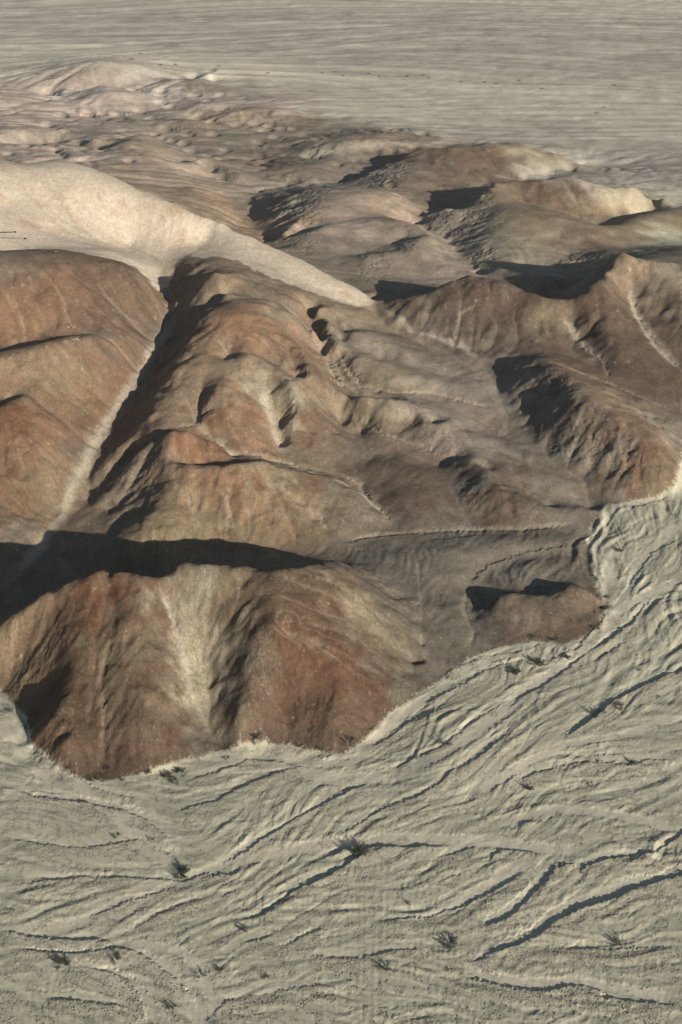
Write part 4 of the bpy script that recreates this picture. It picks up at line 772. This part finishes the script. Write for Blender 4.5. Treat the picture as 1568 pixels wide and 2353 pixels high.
def shrub_meshes(seed, kind):
    """unit shrub, one metre in radius: curved branches that fork, twigs, small leaves where it has any"""
    g = random.Random(seed); V, F, TV, TF, LV, LF = [], [], [], [], [], []
    nb = {'dense': 16, 'bare': 13, 'low': 15}[kind]; flat_ = {'dense': .95, 'bare': .8, 'low': .55}[kind]
    tips = []
    for i in range(nb):
        a = g.uniform(0, 2*math.pi); el = g.uniform(.25, 1.35)*flat_; l = g.uniform(.65, 1.1)
        P = [np.array((0.04*math.cos(a), .04*math.sin(a), -.15))]; d = np.array((math.cos(a)*math.cos(el), math.sin(a)*math.cos(el), math.sin(el)+.15))
        for s in range(5):
            d = d + np.array((g.gauss(0, .16), g.gauss(0, .16), g.gauss(-.02, .12))); d /= np.linalg.norm(d)
            P.append(P[-1]+d*l/5); tips.append((P[-1], d, s))
        tube(V, F, P, [.045, .04, .032, .026, .018, .008])
    for (p, d, s) in tips:
        if s < 1: continue
        for q in range({'dense': 6, 'bare': 4, 'low': 5}[kind]):
            dd = d + np.array((g.gauss(0, .55), g.gauss(0, .55), g.gauss(.1, .45))); dd /= np.linalg.norm(dd); ll = g.uniform(.15, .36)
            e = p+dd*ll; mid_ = (p+e)/2+np.array((g.gauss(0, .02),)*3)
            if e[2] < -.05: continue
            tube(V, F, [p, mid_, e], [.014, .010, .005], 3)
            for h in range({'dense': 7, 'bare': 2, 'low': 5}[kind]):
                c = p+dd*ll*g.uniform(.3, 1.05)+np.array((g.gauss(0, .035), g.gauss(0, .035), g.gauss(0, .035))); r_ = g.uniform(.02, .045)
                u = np.array((g.gauss(0, 1), g.gauss(0, 1), g.gauss(0, 1))); u /= np.linalg.norm(u); w_ = np.cross(u, (.2, .5, .7)); w_ /= np.linalg.norm(w_); b0 = len(LV)
                LV += [c-u*r_, c+w_*r_*.5, c+u*r_, c-w_*r_*.5]; LF.append((b0, b0+1, b0+2, b0+3))
    return mesh_of('branches', V, F, M_twig), mesh_of('leaves', LV, LF, M_leaf)
SM = {(k, i): shrub_meshes(i*10+len(k), k) for k in ('dense', 'bare', 'low') for i in range(3)}
def on_ground(u, v):
    p = px2w([(u, v)])[0]; return p
def shrub(u, v, wpx, kind, label, group=None, name='desert_shrub', parts=True):
    p = on_ground(u, v); dist = math.sqrt(p[0]**2+p[1]**2+(H-p[2])**2); rad_ = wpx/2*dist/(2353*FK)*1.15
    i = int(u+v) % 3; br, lf = SM[(kind, i)]
    e = bpy.data.objects.new(name, None); C.objects.link(e); e.location = (p[0], p[1], p[2]); e.rotation_euler = (0, 0, (u*7+v*3) % 6.28)
    e.scale = (rad_, rad_, rad_*.8); e['label'] = label; e['category'] = 'shrub'; e['group'] = group or 'shrubs scattered over the wash'
    for nm, me in (('branches', br), ('leaves', lf)):
        o = bpy.data.objects.new(nm, me); C.objects.link(o); o.parent = e
    return e
W_, FT_, = 'shrubs scattered over the wash', 'shrubs at the foot of the hills'
for a in [(822,1962,50,'dense','largest dark shrub, standing where a long shadowed cut bank begins in mid wash',W_),(415,2008,40,'dense','dark shrub with pale sand below it, left part of the wash',W_),
 (145,2218,36,'dense','dense dark shrub on a bank near the bottom left corner',W_),(264,2206,34,'bare','sparse grey shrub on the bank right of the dense dark one, bottom left',W_),
 (460,2240,30,'bare','lower of two shrubs right of the pale curved channel, bottom left',W_),(508,2224,24,'low','upper of two shrubs right of the pale curved channel, bottom left',W_),
 (393,2310,26,'low','low faint shrub on the bank of the curved channel close to the bottom left edge',W_),(563,2136,28,'bare','upright grey shrub alone on stony ground left of centre in the lower wash',W_),(938,2078,15,'bare','tiny upright shrub alone on a smooth bar right of centre in the lower wash',W_),
 (1029,2166,42,'low','wide low shrub with a bright sand patch below it, right of centre near the bottom',W_),(886,2224,38,'bare','spindly dark shrub in the rubble right of the middle near the bottom edge',W_),(613,2246,18,'low','faint little shrub on rubble near the bottom, left of the middle',W_),
 (1422,2168,34,'bare','spindly shrub on a shaded bank in the bottom right part of the wash',W_),(1218,1815,20,'dense','small dark upright shrub right in the wash, below the curving cut bank',W_),(1357,1804,17,'low','small low shrub right of the dark upright one near the curving bank',W_),
 (1452,1755,22,'low','shrub sitting right on the curving cut bank towards the right edge',W_),(1190,1546,30,'dense','left shrub of the pair near the foot of the small two-topped hill',W_),(1235,1527,33,'dense','right bushy shrub of the pair near the foot of the small two-topped hill',W_),
 (1302,1512,19,'dense','round shrub in the wash right below the small two-topped hill',W_),(1372,1641,32,'low','scraggly shrub at the lower left end of the rubble under the long dark bank',W_),(1422,1625,26,'low','scraggly shrub in the middle of the rubble under the long dark bank',W_),
 (1468,1539,12,'low','tiny shrub above the long dark bank near the right edge',W_),(1512,1601,10,'low','tiny shrub below the long dark bank near the right edge',W_),(1026,1709,30,'bare','spindly shrub on a bright sand bar in the wash, right of the near red hill',W_),
 (799,1708,44,'bare','sprawling leafless shrub on the bright sand at the right foot of the near red hill',FT_),(741,1720,20,'bare','small leafless shrub at the sandy hill foot, left of the sprawling one',FT_),(586,1694,26,'dense','compact dark green shrub at the mouth of the pale gully of the near red hill',FT_),
 (850,1674,13,'low','tiny shrub on the slope edge at the right corner of the near red hill',FT_),(1033,1559,14,'low','tiny dark shrub beside the pale strip right of the near red hill',FT_),(688,1713,11,'low','tiny shrub at the middle foot of the near red hill',FT_),
 (25,1633,22,'bare','grey shrub in the side channel at the left edge',FT_),(62,1671,13,'low','little shrub against the left foot of the near red hill beside the shaded hollow',FT_),(245,1765,16,'dense','dark round shrub in the rill mouth at the lowest hill foot',FT_),
 (214,1792,20,'low','leftmost shrub of the cluster at the lowest tip of the near red hill',FT_),(231,1785,20,'low','second shrub from left in the cluster at the tip of the near hill',FT_),(283,1794,14,'bare','thin shrub right in the cluster at the lowest tip of the near hill',FT_),
 (342,1774,16,'dense','single dark shrub at the foot of the near red hill between the two clusters',FT_),(383,1784,24,'dense','left shrub of the dense cluster right of the tip of the near red hill',FT_),(415,1771,24,'dense','right shrub of the dense cluster right of the tip of the near red hill',FT_),(401,1797,22,'low','lowest shrub of the dense cluster right of the tip of the near red hill',FT_),
 (267,1921,17,'low','flat shrub on a thin cut bank in the left part of the wash',W_),(346,1929,13,'low','little shrub at the edge of the pale channel crossing the left part of the wash',W_),(520,1743,14,'low','little shrub at the sandy foot just right of the small grey gully mouth',FT_),
 (1424,1265,19,'low','shrub in the upper wash at the right, between two pale channels',W_),(1395,1372,12,'low','upper tiny shrub at the right side of the small two-topped hill',FT_),(1395,1401,11,'low','lower tiny shrub at the right side of the small two-topped hill',FT_),
 (1370,1443,18,'low','shrub at the lower right foot of the small two-topped hill by the sand',FT_),(1277,1470,18,'low','shrub at the brown knob under the small two-topped hill',FT_),(1220,1464,16,'low','shrub at the lower left foot of the small two-topped hill above the sand',FT_)]:
    shrub(*a)
for (u, v) in [(1059,188),(1142,193),(972,173),(937,176),(874,176),(849,170),(1246,204),(1413,196),(1373,260),(987,180),(1114,189),(1194,185),(616,168),(503,152),(405,150),(370,150),(303,136),(325,124),(123,175),(86,170),(740,168),(770,166),(791,175),(1389,248)]:
    shrub(u, v, 8, 'low', 'tiny dark shrub far off on the pale band of the distant plain', 'shrubs of the distant plain', 'distant_shrub')
# ------------------------------------------------------------------ stones
def stone_mesh(seed):
    import bmesh
    g = random.Random(seed); bm = bmesh.new(); bmesh.ops.create_icosphere(bm, subdivisions=2, radius=1.0)
    k = [Vector((g.gauss(0, 1), g.gauss(0, 1), g.gauss(0, 1))).normalized() for _ in range(9)]; h = [g.uniform(.55, .95) for _ in k]
    for v in bm.verts:
        for a, b in zip(k, h):
            d_ = v.co.dot(a)
            if d_ > b: v.co -= a*(d_-b)*.9
        v.co.z *= .72
    me = bpy.data.meshes.new('boulder'); bm.to_mesh(me); bm.free(); me.materials.append(M_stone); return me
SMS = [stone_mesh(i) for i in range(6)]
grd = np.random.default_rng(5)
def gz(x, y):
    t, r = lp(x, y); return samp(Z, (r-R0)/dR, (t-T0)/dT)
RB = (RUB + .8*rough)
cand_u = 0; cand_r = grd.uniform(math.log(238), math.log(560), 130000); cand_t = grd.uniform(T0*.93, T1*.87, 130000)
w_ok = samp(RB, (cand_r-R0)/dR, (cand_t-T0)/dT); w_in = samp(WASHM, (cand_r-R0)/dR, (cand_t-T0)/dT)
sel = (grd.random(130000) < np.clip(w_ok, 0.02, 1)**1.5*np.exp(-(np.exp(cand_r)-238)/170)) & (w_in > .9)
ct_, crr_ = cand_t[sel], cand_r[sel]
size = np.minimum(.085*np.exp(grd.exponential(.33, sel.sum())), .21)
sx_, sy_ = np.exp(crr_)*np.sin(ct_), np.exp(crr_)*np.cos(ct_); sz_ = gz(sx_, sy_)
inv = (np.abs(np.arctan2(sx_, sy_*cp+(H-0)*sp)) < .238)
order = np.argsort(-(size/np.exp(crr_))*inv)
for i in order[:280]:
    o = bpy.data.objects.new('boulder', SMS[i % 6]); C.objects.link(o); s_ = size[i]; o.location = (sx_[i], sy_[i], sz_[i]+.25*s_); o.scale = (s_*1.1, s_*.9, s_); o.rotation_euler = (0, 0, i*1.7)
    o['label'] = 'small grey-brown boulder lying on the stony bars of the near wash'; o['category'] = 'boulder'; o['group'] = 'boulders strewn over the near wash'
V, F = [], []
rest = order[280:26000]; ico = [(0,0,1),(.9,0,.3),(.28,.85,.35),(-.72,.52,.25),(-.72,-.52,.35),(.28,-.85,.3),(0,0,-.6)]
for i in rest:
    b0 = len(V); a = i*.7; ca_, sa_ = math.cos(a), math.sin(a); s_ = size[i]*.9
    for k, (x, y, z) in enumerate(ico):
        q = 1+.25*math.sin(i*3.1+k*2.3); V.append((sx_[i]+s_*q*(x*ca_-y*sa_), sy_[i]+s_*q*(x*sa_+y*ca_), sz_[i]+s_*(z*.8+.2)))
    for k in range(1, 6):
        n_ = k % 5+1; F.append((b0, b0+k, b0+n_)); F.append((b0+6, b0+n_, b0+k))
me = mesh_of('rubble', V, F, M_stone); o = bpy.data.objects.new('rubble', me); C.objects.link(o); o['kind'] = 'stuff'; o['label'] = 'gravel and rubble spread over the bars of the near wash'
# pale outcrops on the left dome
def outcrop(P, size_, label):
    V, F = [], []
    import bmesh
    bm = bmesh.new(); g = random.Random(len(label)); P = [(u, v, s_*.7) for u, v, s_ in P]
    for (u, v, s_) in P:
        p = on_ground(u, v); r = bmesh.ops.create_icosphere(bm, subdivisions=2, radius=1.0)
        for vv in r['verts']:
            q = 1+g.uniform(-.22, .22); vv.co = Vector((p[0]+vv.co.x*s_*1.5*q, p[1]+vv.co.y*s_*1.1*q, p[2]+vv.co.z*s_*.45*q))
    me = bpy.data.meshes.new('pale_outcrop'); bm.to_mesh(me); bm.free(); me.materials.append(M_pale); o = bpy.data.objects.new('pale_outcrop', me); C.objects.link(o)
    o['label'] = label; o['category'] = 'rock'; o['group'] = 'pale outcrops on the left dome'
outcrop([(157,751,.7),(163,748,.6),(168,752,.5)], 1, 'small pale rock outcrop on the red-brown dome above the long shadow line')
outcrop([(169,780,.6),(176,778,.6),(181,781,.4)], 1, 'small pale rock outcrop right on the long shadow line of the left dome')
outcrop([(128,578,.5),(132,576,.4)], 1, 'tiny pale rock spot on the rim of the left dome against the pale hill')
# ------------------------------------------------------------------ trailing edge of the aircraft the picture was taken from, with its two wicks
def camp(u, v, dep):
    d = ray(u, v); t = dep/FK; return np.array((d[0]*t, d[1]*t, H+d[2]*t))
wing = bpy.data.objects.new('aircraft_wing', None); C.objects.link(wing)
org = camp(-160, 540, 7.0); wing.location = tuple(org)
wing['label'] = 'aircraft edge with two thin dark wicks poking in from the left over the pale hill'; wing['category'] = 'aircraft'
def child(me, nm, par=None):
    o = bpy.data.objects.new(nm, me); C.objects.link(o); o.parent = par or wing; return o
for (a, b, mt) in (((-160,543,7.0), (58,548,7.0), M_grey), ((-160,541,7.3), (35,533,7.3), M_dark)):
    A_, B_ = camp(*a)-org, camp(*b)-org; V, F = [], []; tube(V, F, [A_, (A_+B_)/2, B_], [.0030, .0028, .0024], 10); wk = child(mesh_of('static_wick', V, F, mt, True), 'static_wick')
    D_ = (B_-A_)/np.linalg.norm(B_-A_); V, F = [], []; tube(V, F, [B_-D_*.006, B_-D_*.003, B_+D_*.003, B_+D_*.007], [.0028, .0045, .0042, .001], 10); child(mesh_of('tip', V, F, M_dark, True), 'tip', wk)
V, F = [], []
prof = [(0,0),(.25,.03),(.6,.06),(.9,.05),(1.0,0),(.9,-.035),(.6,-.045),(.25,-.02)]
for yy in (-.45, .55):
    for (x, z) in prof: V.append((-x, yy+.1*x, z))
for k in range(8): F.append((k, (k+1) % 8, 8+(k+1) % 8, 8+k))
F.append(tuple(range(8))[::-1]); F.append(tuple(range(8, 16)))
child(mesh_of('wing_panel', V, F, M_wing), 'wing_panel')
